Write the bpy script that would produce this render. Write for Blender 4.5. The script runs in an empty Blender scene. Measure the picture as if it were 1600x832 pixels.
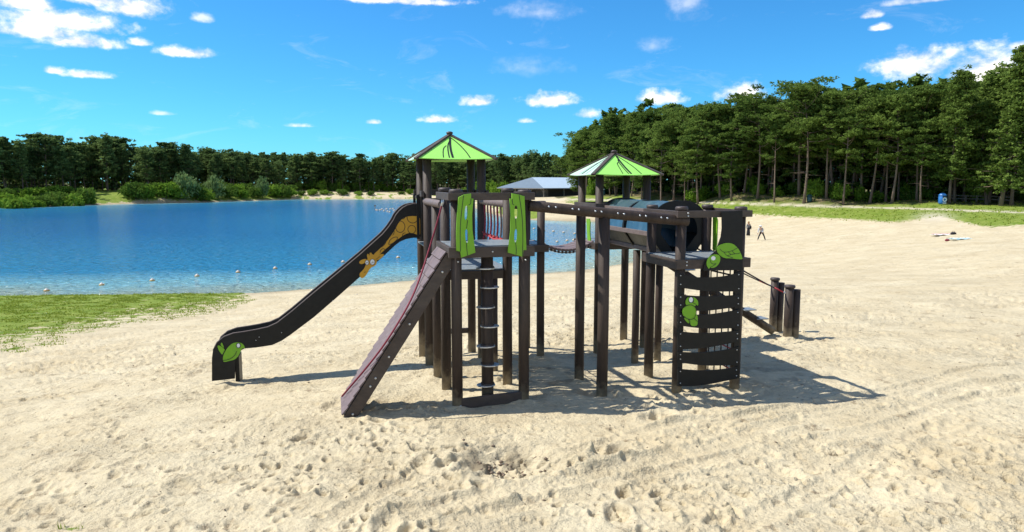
import bpy, bmesh, math, random
import numpy as np
from mathutils import Vector, Matrix
random.seed(7)
SC = bpy.context.scene
COL = SC.collection
R = math.radians

# ------------------------------------------------------------------ camera, sky, sun, exposure
F_PX, PITCH, CAM_H = 1100.2, 0.118015, 3.2          # focal length in px of a 1600 px wide frame
cam_d = bpy.data.cameras.new('camera'); cam = bpy.data.objects.new('camera', cam_d); COL.objects.link(cam)
cam.location = (0, 0, CAM_H); cam.rotation_euler = (math.pi / 2 - PITCH, 0, 0)
cam_d.sensor_width = 36; cam_d.lens = 36 * F_PX / 1600; cam_d.clip_end = 6000; cam_d.clip_start = 0.1
SC.camera = cam
SUN_TRAVEL = Vector((0.735, -0.11, -1.0)).normalized()
SUN_EL = math.asin(-SUN_TRAVEL.z); SUN_AZ = math.atan2(-SUN_TRAVEL.x, -SUN_TRAVEL.y)
SUN_STRENGTH, SKY_STRENGTH, EXPOSURE = 5.0, 0.065, 0.41
sun_d = bpy.data.lights.new('sun', 'SUN'); sun = bpy.data.objects.new('sun', sun_d); COL.objects.link(sun)
sun_d.energy = SUN_STRENGTH; sun_d.angle = R(0.5); sun_d.color = (1.0, 0.965, 0.89)
sun.rotation_euler = SUN_TRAVEL.to_track_quat('-Z', 'Y').to_euler()
SC.view_settings.view_transform = 'Standard'; SC.view_settings.look = 'None'
SC.view_settings.exposure = EXPOSURE; SC.view_settings.gamma = 1.0; SC.view_settings.use_curve_mapping = False
SC.cycles.max_bounces = 6; SC.cycles.diffuse_bounces = 3; SC.cycles.glossy_bounces = 3
SC.cycles.transmission_bounces = 3; SC.cycles.transparent_max_bounces = 4

def px_dir(px, py):
    dx = (px - 800) / F_PX; dy = (py - 416) / F_PX
    s, c = math.sin(PITCH), math.cos(PITCH)
    return Vector((dx, c - dy * s, -s - dy * c))
CAM = Vector((0, 0, CAM_H))

def build_world():
    w = bpy.data.worlds.new('World'); SC.world = w; w.use_nodes = True
    nt = w.node_tree; N = nt.nodes; L = nt.links; N.clear()
    out = N.new('ShaderNodeOutputWorld'); bg = N.new('ShaderNodeBackground'); bg.inputs[1].default_value = SKY_STRENGTH
    L.new(bg.outputs[0], out.inputs[0])
    sky = N.new('ShaderNodeTexSky'); sky.sky_type = 'NISHITA'; sky.sun_disc = False
    sky.sun_elevation = SUN_EL; sky.sun_rotation = SUN_AZ
    sky.altitude = 30; sky.air_density = 1.0; sky.dust_density = 0.05; sky.ozone_density = 2.2
    hs = N.new('ShaderNodeMixRGB'); hs.blend_type = 'MULTIPLY'; hs.inputs[0].default_value = 1.0     # white balance of a vivid camera profile
    hs.inputs[2].default_value = (0.40, 1.28, 1.95, 1); L.new(sky.outputs[0], hs.inputs[1])
    tc = N.new('ShaderNodeTexCoord'); sep = N.new('ShaderNodeSeparateXYZ'); L.new(tc.outputs['Generated'], sep.inputs[0])
    def math_(op, a, b=None, c=None):
        m = N.new('ShaderNodeMath'); m.operation = op
        for i, v in enumerate((a, b, c)):
            if v is None: continue
            if isinstance(v, (int, float)): m.inputs[i].default_value = v
            else: L.new(v, m.inputs[i])
        return m.outputs[0]
    az = math_('ARCTAN2', sep.outputs[0], sep.outputs[1]); el = math_('ARCSINE', sep.outputs[2])
    comb = N.new('ShaderNodeCombineXYZ'); L.new(az, comb.inputs[0]); L.new(el, comb.inputs[1])
    def noise(scale, detail, rough, vec, sx=1, sy=1, dist=0.0):
        mp = N.new('ShaderNodeMapping'); mp.inputs['Scale'].default_value = (sx, sy, 1); L.new(vec, mp.inputs[0])
        n = N.new('ShaderNodeTexNoise'); n.inputs['Scale'].default_value = scale; n.inputs['Detail'].default_value = detail
        n.inputs['Roughness'].default_value = rough; n.inputs['Distortion'].default_value = dist; L.new(mp.outputs[0], n.inputs['Vector']); return n
    n1 = noise(30, 7, 0.6, comb.outputs[0], 1, 1.35, 0.15)     # billows
    n2 = noise(90, 4, 0.6, comb.outputs[0], 1, 1.5)           # frayed edges
    nn = math_('ADD', math_('MULTIPLY', n1.outputs[0], 1.6), math_('MULTIPLY', n2.outputs[0], 0.6))
    nn = math_('SUBTRACT', nn, 1.03)
    nw = noise(7, 6, 0.7, comb.outputs[0], 1, 3.2, 1.2)       # thin wisps
    # centre and half size of each cloud: x, y, rx, ry in photo pixels, turned into azimuth and elevation; opacity
    CL = [(40,8,70,12,1),(95,36,120,17,1),(60,52,110,14,1),(120,66,80,12,1),(205,14,60,18,1),(150,2,60,12,1),(218,68,22,6,.9),(294,84,54,9,1),(85,112,26,6,.9),(135,118,52,6,1),
          (316,31,20,8,.5),(600,0,130,9,1),(660,5,60,7,1),(747,160,36,11,1),(686,188,34,8,1),(858,159,48,14,1),(1032,156,44,14,1),(1158,150,50,15,1),
          (1430,106,82,26,1),(1548,114,95,30,1),(1364,24,22,8,.8),(1377,44,20,6,.8),(584,192,17,5,.8),(468,197,28,4,.6),(918,180,26,8,.7),(822,190,16,5,.7),
          (252,178,24,4,.5),(1592,74,24,7,.8),(1265,145,34,9,.9),(840,20,70,18,.25),(1072,8,34,24,.3),(1022,72,34,14,.22),(830,108,70,18,.16),(1440,2,90,6,.5),
          (-150,60,120,28,1),(-330,130,90,20,1),(1800,40,110,26,1),(1990,120,80,20,.9),(350,-150,150,40,1),(1150,-190,160,45,1)]
    tot = None; low = None
    for (x, y, rx, ry, op) in CL:
        d = px_dir(x, y).normalized(); d1 = px_dir(x + rx, y).normalized()
        a0, e0 = math.atan2(d.x, d.y), math.asin(d.z)
        ra = abs(math.atan2(d1.x, d1.y) - a0); re = ry / F_PX
        sub = N.new('ShaderNodeVectorMath'); sub.operation = 'MULTIPLY_ADD'
        sub.inputs[1].default_value = (1 / ra, 1 / re, 0); sub.inputs[2].default_value = (-a0 / ra, -e0 / re, 0)
        L.new(comb.outputs[0], sub.inputs[0])
        sp = N.new('ShaderNodeSeparateXYZ'); L.new(sub.outputs[0], sp.inputs[0])      # flat base, domed top
        dv = math_('MAXIMUM', math_('MULTIPLY', sp.outputs[1], .78), math_('MULTIPLY', sp.outputs[1], -1.5))
        cx = N.new('ShaderNodeCombineXYZ'); L.new(sp.outputs[0], cx.inputs[0]); L.new(dv, cx.inputs[1])
        ln = N.new('ShaderNodeVectorMath'); ln.operation = 'LENGTH'; L.new(cx.outputs[0], ln.inputs[0])
        v = math_('MULTIPLY_ADD', ln.outputs['Value'], -1.0, 1.0)
        v = math_('ADD', v, nn)
        mr = N.new('ShaderNodeMapRange'); mr.interpolation_type = 'SMOOTHSTEP'
        mr.inputs['From Min'].default_value = 0.02; mr.inputs['From Max'].default_value = 0.95 if op > .4 else 1.3
        mr.inputs['To Max'].default_value = op; L.new(v, mr.inputs['Value'])
        tot = mr.outputs[0] if tot is None else math_('MAXIMUM', tot, mr.outputs[0])
    # cumulus over the unseen sky, made denser to lift and neutralise the shade
    nf = noise(2.6, 7, 0.62, tc.outputs['Generated'], 1, 1, 0.2)
    mr = N.new('ShaderNodeMapRange'); mr.interpolation_type = 'SMOOTHSTEP'; mr.inputs['From Min'].default_value = 0.49; mr.inputs['From Max'].default_value = 0.63; L.new(nf.outputs[0], mr.inputs[0])
    mo = N.new('ShaderNodeMapRange'); mo.inputs['From Min'].default_value = 0.62; mo.inputs['From Max'].default_value = 0.35; mo.interpolation_type = 'SMOOTHSTEP'; L.new(sep.outputs[1], mo.inputs[0])
    tot = math_('MAXIMUM', tot, math_('MULTIPLY', mr.outputs[0], mo.outputs[0]))
    mw = N.new('ShaderNodeMapRange'); mw.inputs['From Min'].default_value = 0.56; mw.inputs['From Max'].default_value = 0.9; mw.inputs['To Max'].default_value = 0.22; L.new(nw.outputs[0], mw.inputs[0])
    tot = math_('MAXIMUM', tot, mw.outputs[0])
    body = N.new('ShaderNodeMixRGB'); body.inputs[1].default_value = (9.0, 9.8, 10.8, 1); body.inputs[2].default_value = (20.0, 18.6, 17.0, 1)
    mb = N.new('ShaderNodeMapRange'); mb.inputs['From Min'].default_value = 0.35; mb.inputs['From Max'].default_value = 0.62; L.new(n1.outputs[0], mb.inputs[0]); L.new(mb.outputs[0], body.inputs[0])
    mix = N.new('ShaderNodeMixRGB'); L.new(tot, mix.inputs[0]); L.new(hs.outputs[0], mix.inputs[1]); L.new(body.outputs[0], mix.inputs[2])
    L.new(mix.outputs[0], bg.inputs[0])
build_world()

# ------------------------------------------------------------------ materials
def mat(name, col, rough=0.6, var=0.15, scale=6.0, bump=0.0, bscale=40.0, spec=0.5, metal=0.0, stretch=(1, 1, 1), dirt=None, dirt_amt=0.0, coat=0.0, foot=False):
    m = bpy.data.materials.new(name); m.use_nodes = True
    nt = m.node_tree; N = nt.nodes; L = nt.links; b = N['Principled BSDF']
    tc = N.new('ShaderNodeTexCoord'); mp = N.new('ShaderNodeMapping'); mp.inputs['Scale'].default_value = stretch; L.new(tc.outputs['Object'], mp.inputs[0])
    n = N.new('ShaderNodeTexNoise'); n.inputs['Scale'].default_value = scale; n.inputs['Detail'].default_value = 6; n.inputs['Roughness'].default_value = 0.65
    L.new(mp.outputs[0], n.inputs['Vector'])
    cr = N.new('ShaderNodeMapRange'); cr.inputs['From Min'].default_value = 0.3; cr.inputs['From Max'].default_value = 0.7
    cr.inputs['To Min'].default_value = 1 - var; cr.inputs['To Max'].default_value = 1 + var; L.new(n.outputs[0], cr.inputs[0])
    mx = N.new('ShaderNodeVectorMath'); mx.operation = 'SCALE'; mx.inputs[0].default_value = col; L.new(cr.outputs[0], mx.inputs['Scale'])
    c_out = mx.outputs[0]
    if dirt is not None:
        n3 = N.new('ShaderNodeTexNoise'); n3.inputs['Scale'].default_value = 3.1; n3.inputs['Detail'].default_value = 8; n3.inputs['Roughness'].default_value = 0.7; L.new(mp.outputs[0], n3.inputs['Vector'])
        r3 = N.new('ShaderNodeMapRange'); r3.inputs['From Min'].default_value = 0.48; r3.inputs['From Max'].default_value = 0.75; r3.inputs['To Max'].default_value = dirt_amt; L.new(n3.outputs[0], r3.inputs[0])
        mm = N.new('ShaderNodeMixRGB'); L.new(r3.outputs[0], mm.inputs[0]); L.new(c_out, mm.inputs[1]); mm.inputs[2].default_value = (*dirt, 1); c_out = mm.outputs[0]
    if foot:                                       # sand stuck to the foot
        sp = N.new('ShaderNodeSeparateXYZ'); L.new(tc.outputs['Object'], sp.inputs[0])
        nf = N.new('ShaderNodeTexNoise'); nf.inputs['Scale'].default_value = 11; nf.inputs['Detail'].default_value = 6; L.new(tc.outputs['Object'], nf.inputs['Vector'])
        sm = N.new('ShaderNodeMath'); sm.operation = 'MULTIPLY_ADD'; L.new(nf.outputs[0], sm.inputs[0]); sm.inputs[1].default_value = -.5; L.new(sp.outputs[2], sm.inputs[2])
        fr = N.new('ShaderNodeMapRange'); fr.inputs['From Min'].default_value = .02; fr.inputs['From Max'].default_value = -.25; fr.inputs['To Max'].default_value = .7; L.new(sm.outputs[0], fr.inputs[0])
        fm = N.new('ShaderNodeMixRGB'); L.new(fr.outputs[0], fm.inputs[0]); L.new(c_out, fm.inputs[1]); fm.inputs[2].default_value = (.3, .245, .165, 1); c_out = fm.outputs[0]
    L.new(c_out, b.inputs['Base Color'])
    b.inputs['Roughness'].default_value = rough; b.inputs['Specular IOR Level'].default_value = spec; b.inputs['Metallic'].default_value = metal
    b.inputs['Coat Weight'].default_value = coat
    if bump > 0:
        nb = N.new('ShaderNodeTexNoise'); nb.inputs['Scale'].default_value = bscale; nb.inputs['Detail'].default_value = 5; L.new(mp.outputs[0], nb.inputs['Vector'])
        bp = N.new('ShaderNodeBump'); bp.inputs['Strength'].default_value = bump; bp.inputs['Distance'].default_value = 0.01; L.new(nb.outputs[0], bp.inputs['Height']); L.new(bp.outputs[0], b.inputs['Normal'])
    return m

M = {}
M['post'] = mat('brown_recycled_post', (0.042, 0.028, 0.021), 0.6, 0.4, 9, 0.6, 60, 0.3, stretch=(1, 1, 0.16), dirt=(0.1, 0.078, 0.06), dirt_amt=0.4, foot=True)
M['cap'] = mat('brown_cap', (0.05, 0.034, 0.028), 0.55, 0.2, 12, 0.2, 80)
M['plank'] = mat('brown_recycled_board', (0.05, 0.034, 0.026), 0.6, 0.35, 14, 0.35, 70, stretch=(0.4, 0.4, 1), dirt=(0.13, 0.105, 0.085), dirt_amt=0.35)
M['black'] = mat('black_panel', (0.009, 0.009, 0.009), 0.45, 0.3, 9, 0.15, 120, 0.25, dirt=(0.028, 0.026, 0.024), dirt_amt=0.25)
M['blackline'] = mat('black_groove', (0.008, 0.009, 0.006), 0.5, 0.1)
M['green'] = mat('lime_panel', (0.165, 0.385, 0.012), 0.45, 0.06, 5, 0.08, 120, 0.4, dirt=(0.17, 0.27, 0.05), dirt_amt=0.3)
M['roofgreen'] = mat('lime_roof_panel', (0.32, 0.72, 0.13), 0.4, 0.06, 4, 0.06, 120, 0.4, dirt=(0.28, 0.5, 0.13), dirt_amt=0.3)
M['roofglare'] = mat('glare_mint_roof_panel', (0.52, 0.74, 0.55), 0.35, 0.06, 4, 0.06, 120, 0.5, dirt=(0.42, 0.68, 0.4), dirt_amt=0.4)  # pale tone painted in for glare on the left-facing panels
M['ochre'] = mat('ochre_panel', (0.55, 0.29, 0.015), 0.42, 0.06, 5, 0.08, 120)
M['white'] = mat('white_panel', (0.75, 0.77, 0.78), 0.4, 0.05)
M['deck'] = mat('grey_antislip_deck', (0.20, 0.225, 0.24), 0.42, 0.3, 25, 0.4, 90, 0.5, dirt=(0.36, 0.33, 0.27), dirt_amt=0.45)
M['tile'] = mat('lilac_grey_tile', (0.14, 0.1, 0.1), 0.65, 0.25, 14, 0.3, 90, dirt=(0.27, 0.22, 0.19), dirt_amt=0.4)
M['steel'] = mat('galvanised_steel', (0.55, 0.56, 0.57), 0.38, 0.15, 20, metal=0.85)
M['chute'] = mat('stainless_chute', (0.6, 0.6, 0.6), 0.28, 0.1, 10, metal=0.9)
M['rope'] = mat('red_rope', (0.19, 0.012, 0.03), 0.75, 0.3, 60, 0.6, 160)
M['redrope'] = mat('bright_red_rope', (0.42, 0.04, 0.05), 0.75, 0.3, 60, 0.6, 160)
M['ropedark'] = mat('black_rope', (0.03, 0.022, 0.024), 0.8, 0.3, 60, 0.6, 160)
M['ropebrown'] = mat('brown_rope', (0.17, 0.11, 0.1), 0.8, 0.3, 60, 0.6, 160)
M['blue'] = mat('blue_tunnel_panel', (0.03, 0.095, 0.16), 0.42, 0.2, 6, 0.1, 60, 0.5, dirt=(0.2, 0.26, 0.3), dirt_amt=0.35)
M['glasstop'] = mat('smoked_blue_tunnel_sheet', (0.035, 0.07, 0.09), 0.3, 0.2, 6, 0.1, 50, 0.6, dirt=(0.2, 0.24, 0.24), dirt_amt=0.4)
M['greypanel'] = mat('grey_tunnel_panel', (0.115, 0.11, 0.095), 0.5, 0.25, 7, 0.2, 70, dirt=(0.05, 0.05, 0.045), dirt_amt=0.5)
M['pinkwood'] = mat('weathered_brown_rail', (0.14, 0.105, 0.095), 0.6, 0.2, 12, 0.3, 60)
M['bark'] = mat('pine_bark', (0.165, 0.12, 0.09), 0.9, 0.4, 2.5, 0.8, 8, 0.2, stretch=(1, 1, 0.2))
M['slate'] = mat('slate_blue_roof_sheet', (0.11, 0.15, 0.19), 0.5, 0.1, 1)
M['roofsheen'] = mat('sheen_roof_sheet', (0.42, 0.50, 0.55), 0.4, 0.06, 1)  # same roof, colour lightened where the sheet reflects bright sky
M['darkwood'] = mat('dark_timber', (0.05, 0.038, 0.03), 0.8, 0.3, 3)
M['greywood'] = mat('grey_timber', (0.2, 0.17, 0.14), 0.8, 0.3, 3)
M['buoy'] = mat('white_buoy', (0.5, 0.43, 0.36), 0.45, 0.1, 8)
M['teal'] = mat('dark_teal_bin', (0.012, 0.06, 0.075), 0.4, 0.15, 4)
M['binblue'] = mat('blue_bin', (0.03, 0.16, 0.45), 0.4, 0.1, 4)
M['skin'] = mat('skin', (0.5, 0.3, 0.21), 0.6, 0.08, 12)
M['hair'] = mat('blond_hair', (0.3, 0.16, 0.07), 0.7, 0.3, 40)
M['hairdark'] = mat('dark_hair', (0.06, 0.04, 0.03), 0.7, 0.3, 40)
M['cloth_black'] = mat('black_cloth', (0.014, 0.014, 0.018), 0.85, 0.2, 20)
M['cloth_grey'] = mat('grey_cloth', (0.17, 0.18, 0.19), 0.85, 0.2, 20)
M['cloth_light'] = mat('pale_grey_cloth', (0.46, 0.47, 0.48), 0.85, 0.1, 20)
M['towelpink'] = mat('pink_towel_cloth', (0.7, 0.42, 0.42), 0.9, 0.1, 20)
M['towelwhite'] = mat('white_towel_cloth', (0.75, 0.73, 0.7), 0.9, 0.08, 20)
M['towelblue'] = mat('pale_blue_towel_cloth', (0.42, 0.62, 0.68), 0.9, 0.1, 20)
M['clod'] = mat('damp_sand_clod', (0.17, 0.13, 0.095), 0.95, 0.35, 14, 0.8, 40, 0.1)

def foliage(name, c1, c2, transl=0.3, ns=0.5):
    m = bpy.data.materials.new(name); m.use_nodes = True
    nt = m.node_tree; N = nt.nodes; L = nt.links; N.clear()
    out = N.new('ShaderNodeOutputMaterial'); oi = N.new('ShaderNodeObjectInfo'); geo = N.new('ShaderNodeNewGeometry')
    n = N.new('ShaderNodeTexNoise'); n.inputs['Scale'].default_value = ns; n.inputs['Detail'].default_value = 4; L.new(geo.outputs['Position'], n.inputs['Vector'])
    a = N.new('ShaderNodeMath'); a.operation = 'MULTIPLY_ADD'; L.new(oi.outputs['Random'], a.inputs[0]); a.inputs[1].default_value = 0.55
    b0 = N.new('ShaderNodeMath'); b0.operation = 'MULTIPLY_ADD'; L.new(n.outputs[0], b0.inputs[0]); b0.inputs[1].default_value = 1.5; b0.inputs[2].default_value = -0.5
    rnd = N.new('ShaderNodeMath'); rnd.operation = 'MULTIPLY_ADD'; L.new(geo.outputs['Random Per Island'], rnd.inputs[0]); rnd.inputs[1].default_value = 0.4; L.new(b0.outputs[0], rnd.inputs[2])
    L.new(rnd.outputs[0], a.inputs[2])
    mx = N.new('ShaderNodeMixRGB'); mx.inputs[1].default_value = (*c1, 1); mx.inputs[2].default_value = (*c2, 1); mx.use_clamp = True; L.new(a.outputs[0], mx.inputs[0])
    d = N.new('ShaderNodeBsdfDiffuse'); L.new(mx.outputs[0], d.inputs[0])
    t = N.new('ShaderNodeBsdfTranslucent'); L.new(mx.outputs[0], t.inputs[0])
    s = N.new('ShaderNodeMixShader'); s.inputs[0].default_value = transl; L.new(d.outputs[0], s.inputs[1]); L.new(t.outputs[0], s.inputs[2]); L.new(s.outputs[0], out.inputs[0])
    return m
M['pine'] = foliage('pine_needles', (0.043, 0.09, 0.019), (0.165, 0.235, 0.05), 0.33, 0.25)
M['pinefar'] = foliage('far_pine_needles', (0.05, 0.098, 0.036), (0.17, 0.24, 0.075), 0.36, 0.3)
M['leaf'] = foliage('broadleaf', (0.075, 0.15, 0.014), (0.20, 0.32, 0.04), 0.35, 0.9)
M['leafpale'] = foliage('pale_willow_leaf', (0.1, 0.17, 0.06), (0.2, 0.28, 0.1), 0.3, 0.9)
M['leafdark'] = foliage('dark_shrub_leaf', (0.04, 0.09, 0.014), (0.125, 0.205, 0.035), 0.35, 0.9)
M['grass'] = foliage('grass_blade', (0.12, 0.19, 0.014), (0.28, 0.33, 0.05), 0.4, 1.2)

# ------------------------------------------------------------------ mesh helpers
class MB:
    def __init__(s): s.v = []; s.f = []; s.sm = []
    def add(s, vs, fs, smooth=False):
        o = len(s.v); s.v += [tuple(p) for p in vs]; s.f += [tuple(i + o for i in f) for f in fs]
        s.sm += (list(smooth) if isinstance(smooth, (list, tuple)) else [smooth] * len(fs)); return s
    def box(s, c, ax, ay, az):      # centre and three half-extent vectors
        c, ax, ay, az = map(Vector, (c, ax, ay, az))
        vs = [c + sx * ax + sy * ay + sz * az for sz in (-1, 1) for sy in (-1, 1) for sx in (-1, 1)]
        return s.add(vs, [(0, 2, 3, 1), (4, 5, 7, 6), (0, 1, 5, 4), (2, 6, 7, 3), (0, 4, 6, 2), (1, 3, 7, 5)])
    def bar(s, a, b, w, h, up=Vector((0, 0, 1))):      # rectangular bar a-b, width w (sideways), height h
        a, b = Vector(a), Vector(b); d = (b - a); side = d.cross(up).normalized(); upv = side.cross(d).normalized()
        return s.box((a + b) / 2, d / 2, side * w / 2, upv * h / 2)
    def cyl(s, a, b, r0, r1=None, n=14, caps=True):
        return s.tube([a, b], [r0, r0 if r1 is None else r1], n, caps)
    def tube(s, pts, rad, n=10, caps=True):
        pts = [Vector(p) for p in pts]
        if not isinstance(rad, (list, tuple)): rad = [rad] * len(pts)
        o = []; vs = []
        prev = None
        for i, p in enumerate(pts):
            d = (pts[min(i + 1, len(pts) - 1)] - pts[max(i - 1, 0)]).normalized()
            ref = prev if prev is not None else (Vector((0, 0, 1)) if abs(d.z) < 0.9 else Vector((1, 0, 0)))
            x = (ref - d * ref.dot(d)).normalized(); y = d.cross(x); prev = x
            for k in range(n):
                t = 2 * math.pi * k / n
                vs.append(p + (x * math.cos(t) + y * math.sin(t)) * rad[i])
        fs = []; sm = []
        for i in range(len(pts) - 1):
            for k in range(n):
                fs.append((i * n + k, i * n + (k + 1) % n, (i + 1) * n + (k + 1) % n, (i + 1) * n + k)); sm.append(True)
        if caps:
            fs.append(tuple(range(n - 1, -1, -1))); sm.append(False)
            fs.append(tuple((len(pts) - 1) * n + k for k in range(n))); sm.append(False)
        return s.add(vs, fs, sm)
    def lathe(s, c, prof, n=16):    # prof: (r, z) from bottom to top
        c = Vector(c); vs = []
        for r, z in prof:
            for k in range(n):
                t = 2 * math.pi * k / n; vs.append(c + Vector((r * math.cos(t), r * math.sin(t), z)))
        fs = []; sm = []
        for i in range(len(prof) - 1):
            for k in range(n): fs.append((i * n + k, i * n + (k + 1) % n, (i + 1) * n + (k + 1) % n, (i + 1) * n + k)); sm.append(True)
        fs.append(tuple(range(n - 1, -1, -1))); sm.append(False); fs.append(tuple((len(prof) - 1) * n + k for k in range(n))); sm.append(False)
        return s.add(vs, fs, sm)
    def prism(s, pts, thick):       # 3-D outline (planar) and a thickness vector
        pts = [Vector(p) for p in pts]; n = len(pts); t = Vector(thick)
        return s.add(pts + [p + t for p in pts], [tuple(range(n - 1, -1, -1)), tuple(range(n, 2 * n))] + [(i, (i + 1) % n, n + (i + 1) % n, n + i) for i in range(n)])
    def strip(s, pts, nrm, w, off=0.0):   # flat ribbon along a polyline on a surface, slightly proud
        pts = [Vector(p) for p in pts]; nrm = Vector(nrm).normalized(); vs = []
        for i, p in enumerate(pts):
            d = (pts[min(i + 1, len(pts) - 1)] - pts[max(i - 1, 0)]).normalized(); q = d.cross(nrm).normalized() * w / 2
            vs += [p + q + nrm * off, p - q + nrm * off]
        return s.add(vs, [(2 * i, 2 * i + 1, 2 * i + 3, 2 * i + 2) for i in range(len(pts) - 1)])
    def mesh(s, name, m, origin=(0, 0, 0)):
        me = bpy.data.meshes.new(name); o = Vector(origin)
        me.from_pydata([tuple(Vector(p) - o) for p in s.v], [], s.f)
        me.polygons.foreach_set('use_smooth', s.sm); me.materials.append(m); me.update(); return me
    def build(s, name, m, parent=None, origin=(0, 0, 0), bevel=0.0):
        o = bpy.data.objects.new(name, s.mesh(name, m, origin)); COL.objects.link(o); o.parent = parent
        if bevel:
            b = o.modifiers.new('bevel', 'BEVEL'); b.width = bevel; b.segments = 2; b.limit_method = 'ANGLE'; b.angle_limit = R(50)
        return o
def tag(o, label=None, cat=None, group=None, kind=None):
    if label: o['label'] = label
    if cat: o['category'] = cat
    if group: o['group'] = group
    if kind: o['kind'] = kind
    return o
def empty(name, loc, rz=0.0):
    o = bpy.data.objects.new(name, None); COL.objects.link(o); o.location = loc; o.rotation_euler = (0, 0, rz); o.empty_display_size = 0.3; return o
def link_mesh(name, me, parent=None):
    o = bpy.data.objects.new(name, me); COL.objects.link(o); o.parent = parent; return o
def np_mesh(name, v, f, m, smooth=False):
    me = bpy.data.meshes.new(name); v = np.asarray(v, np.float32); f = np.asarray(f, np.int32); k = f.shape[1]
    me.vertices.add(len(v)); me.vertices.foreach_set('co', v.ravel())
    me.loops.add(f.size); me.loops.foreach_set('vertex_index', f.ravel())
    me.polygons.add(len(f)); me.polygons.foreach_set('loop_start', np.arange(0, f.size, k, dtype=np.int32))
    if smooth: me.polygons.foreach_set('use_smooth', np.ones(len(f), bool))
    me.update(calc_edges=True); me.materials.append(m); return me

# ------------------------------------------------------------------ terrain
LAKE_Z = -3.6
LAKE = np.array([(-31, 42.2), (-15.9, 43.2), (-10.6, 46.2), (-6.3, 49.3), (0, 51.7), (4.9, 54), (10.5, 60.2), (16.5, 75.5), (20.7, 94.7), (20.6, 113.4), (16.7, 122.7), (3.5, 129),
                 (-2.6, 143.8), (-10.4, 191.5), (-26.5, 265.9), (-42.2, 291.6), (-65, 288), (-88, 286.1), (-108.9, 240.4), (-122.8, 226), (-131.5, 207.3), (-138.9, 191.5),
                 (-180, 180), (-230, 120), (-200, 45), (-120, 32), (-60, 39)], float)
def sdf(x, y):
    x = np.asarray(x, float); y = np.asarray(y, float); best = np.full(x.shape, 1e9); ins = np.zeros(x.shape, bool); n = len(LAKE)
    for i in range(n):
        ax, ay = LAKE[i]; bx, by = LAKE[(i + 1) % n]; dx, dy = bx - ax, by - ay
        t = np.clip(((x - ax) * dx + (y - ay) * dy) / (dx * dx + dy * dy), 0, 1)
        best = np.minimum(best, (x - ax - t * dx) ** 2 + (y - ay - t * dy) ** 2)
        with np.errstate(divide='ignore', invalid='ignore'):
            c = ((ay > y) != (by > y)) & (x < (bx - ax) * (y - ay) / ((by - ay) if by != ay else 1e-9) + ax)
        ins ^= c
    d = np.sqrt(best); return np.where(ins, -d, d)
def sst(a, b, x):
    t = np.clip((x - a) / (b - a), 0, 1); return t * t * (3 - 2 * t)
def _h(ix, iy, seed):
    ix = ix.astype(np.int64); iy = iy.astype(np.int64)
    h = (ix * 374761393 + iy * 668265263 + seed * 1274126177) & 0xffffffff
    h = ((h ^ (h >> 13)) * 1274126177) & 0xffffffff; h = (h ^ (h >> 16)) & 0xffffffff
    return h / 4294967295.0
def vn(x, y, seed=0):
    ix = np.floor(x); iy = np.floor(y); fx = x - ix; fy = y - iy
    fx = fx * fx * fx * (fx * (fx * 6 - 15) + 10); fy = fy * fy * fy * (fy * (fy * 6 - 15) + 10)
    a, b, c, d = _h(ix, iy, seed), _h(ix + 1, iy, seed), _h(ix, iy + 1, seed), _h(ix + 1, iy + 1, seed)
    return (a + (b - a) * fx) * (1 - fy) + (c + (d - c) * fx) * fy
def fbm(x, y, seed=0, oct=4, gain=0.5):
    s = 0; a = 1; t = 0
    for i in range(oct):
        s = s + a * vn(x * 2 ** i + 17.3 * i, y * 2 ** i - 9.1 * i, seed + i); t += a; a *= gain
    return s / t
def tz(x, y):                       # the large shape of the ground
    x = np.asarray(x, float); y = np.asarray(y, float); s = sdf(x, y)
    fy = sst(85, 120, y); Lp = 37 + (18 - 37) * fy
    t = np.clip(s / Lp, 0, 1); P = 0.5 * t + 0.5 * t * t * (3 - 2 * t)
    P = P * (1 - 0.12 * sst(.7, 1, t)) + .12 * sst(.7, 1, t)
    z = LAKE_Z - LAKE_Z * P
    z = z + 1.2 * sst(40 - 25 * fy, 75 - 30 * fy, s) * sst(50, 85, y)
    lev = np.where(x < -60, 0.5, -0.6) + 0 * x
    lev = -0.6 + 1.1 * sst(-60, -110, x)
    zn = LAKE_Z + (lev - LAKE_Z) * (1 - np.exp(-np.clip(s, 0, None) / 11))
    wn = np.maximum(sst(105, 130, y) * (1 - sst(12, 24, x)), sst(150, 175, y) * (1 - sst(20, 40, x)))
    wn = np.maximum(wn, sst(-150, -180, x) * sst(100, 150, y))
    z = z * (1 - wn) + zn * wn
    for (bx, by, a, r) in ((14, 152, 1.5, 8), (27, 138, 1.7, 7), (39, 118, 1.5, 7), (47, 109, 1.3, 5), (58, 99, .6, 5), (-118, 236, 1.2, 10)):
        z = z + a * np.exp(-((x - bx) ** 2 + (y - by) ** 2) / (r * r))
    z = z - 0.05 * np.clip(-x - 2.2, 0, 12) * (1 - sst(24, 40, y)) * sst(2, 8, y)
    z = np.where(s < 0, LAKE_Z + np.maximum(0.13 * s, -4), z)
    z = z + (fbm(x / 9, y / 9, 5, 3) - 0.5) * 0.5 * sst(16, 40, np.hypot(x, y)) * sst(0, 12, s)
    return z
def tz1(x, y): return float(tz(np.array([x]), np.array([y]))[0])
def proj(x, y, z):
    s, c = math.sin(PITCH), math.cos(PITCH); dz = z - CAM_H
    zc = y * c - dz * s; yc = -y * s - dz * c; zc = np.where(zc < 0.5, 0.5, zc)
    return 800 + F_PX * x / zc, 416 + F_PX * yc / zc
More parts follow.
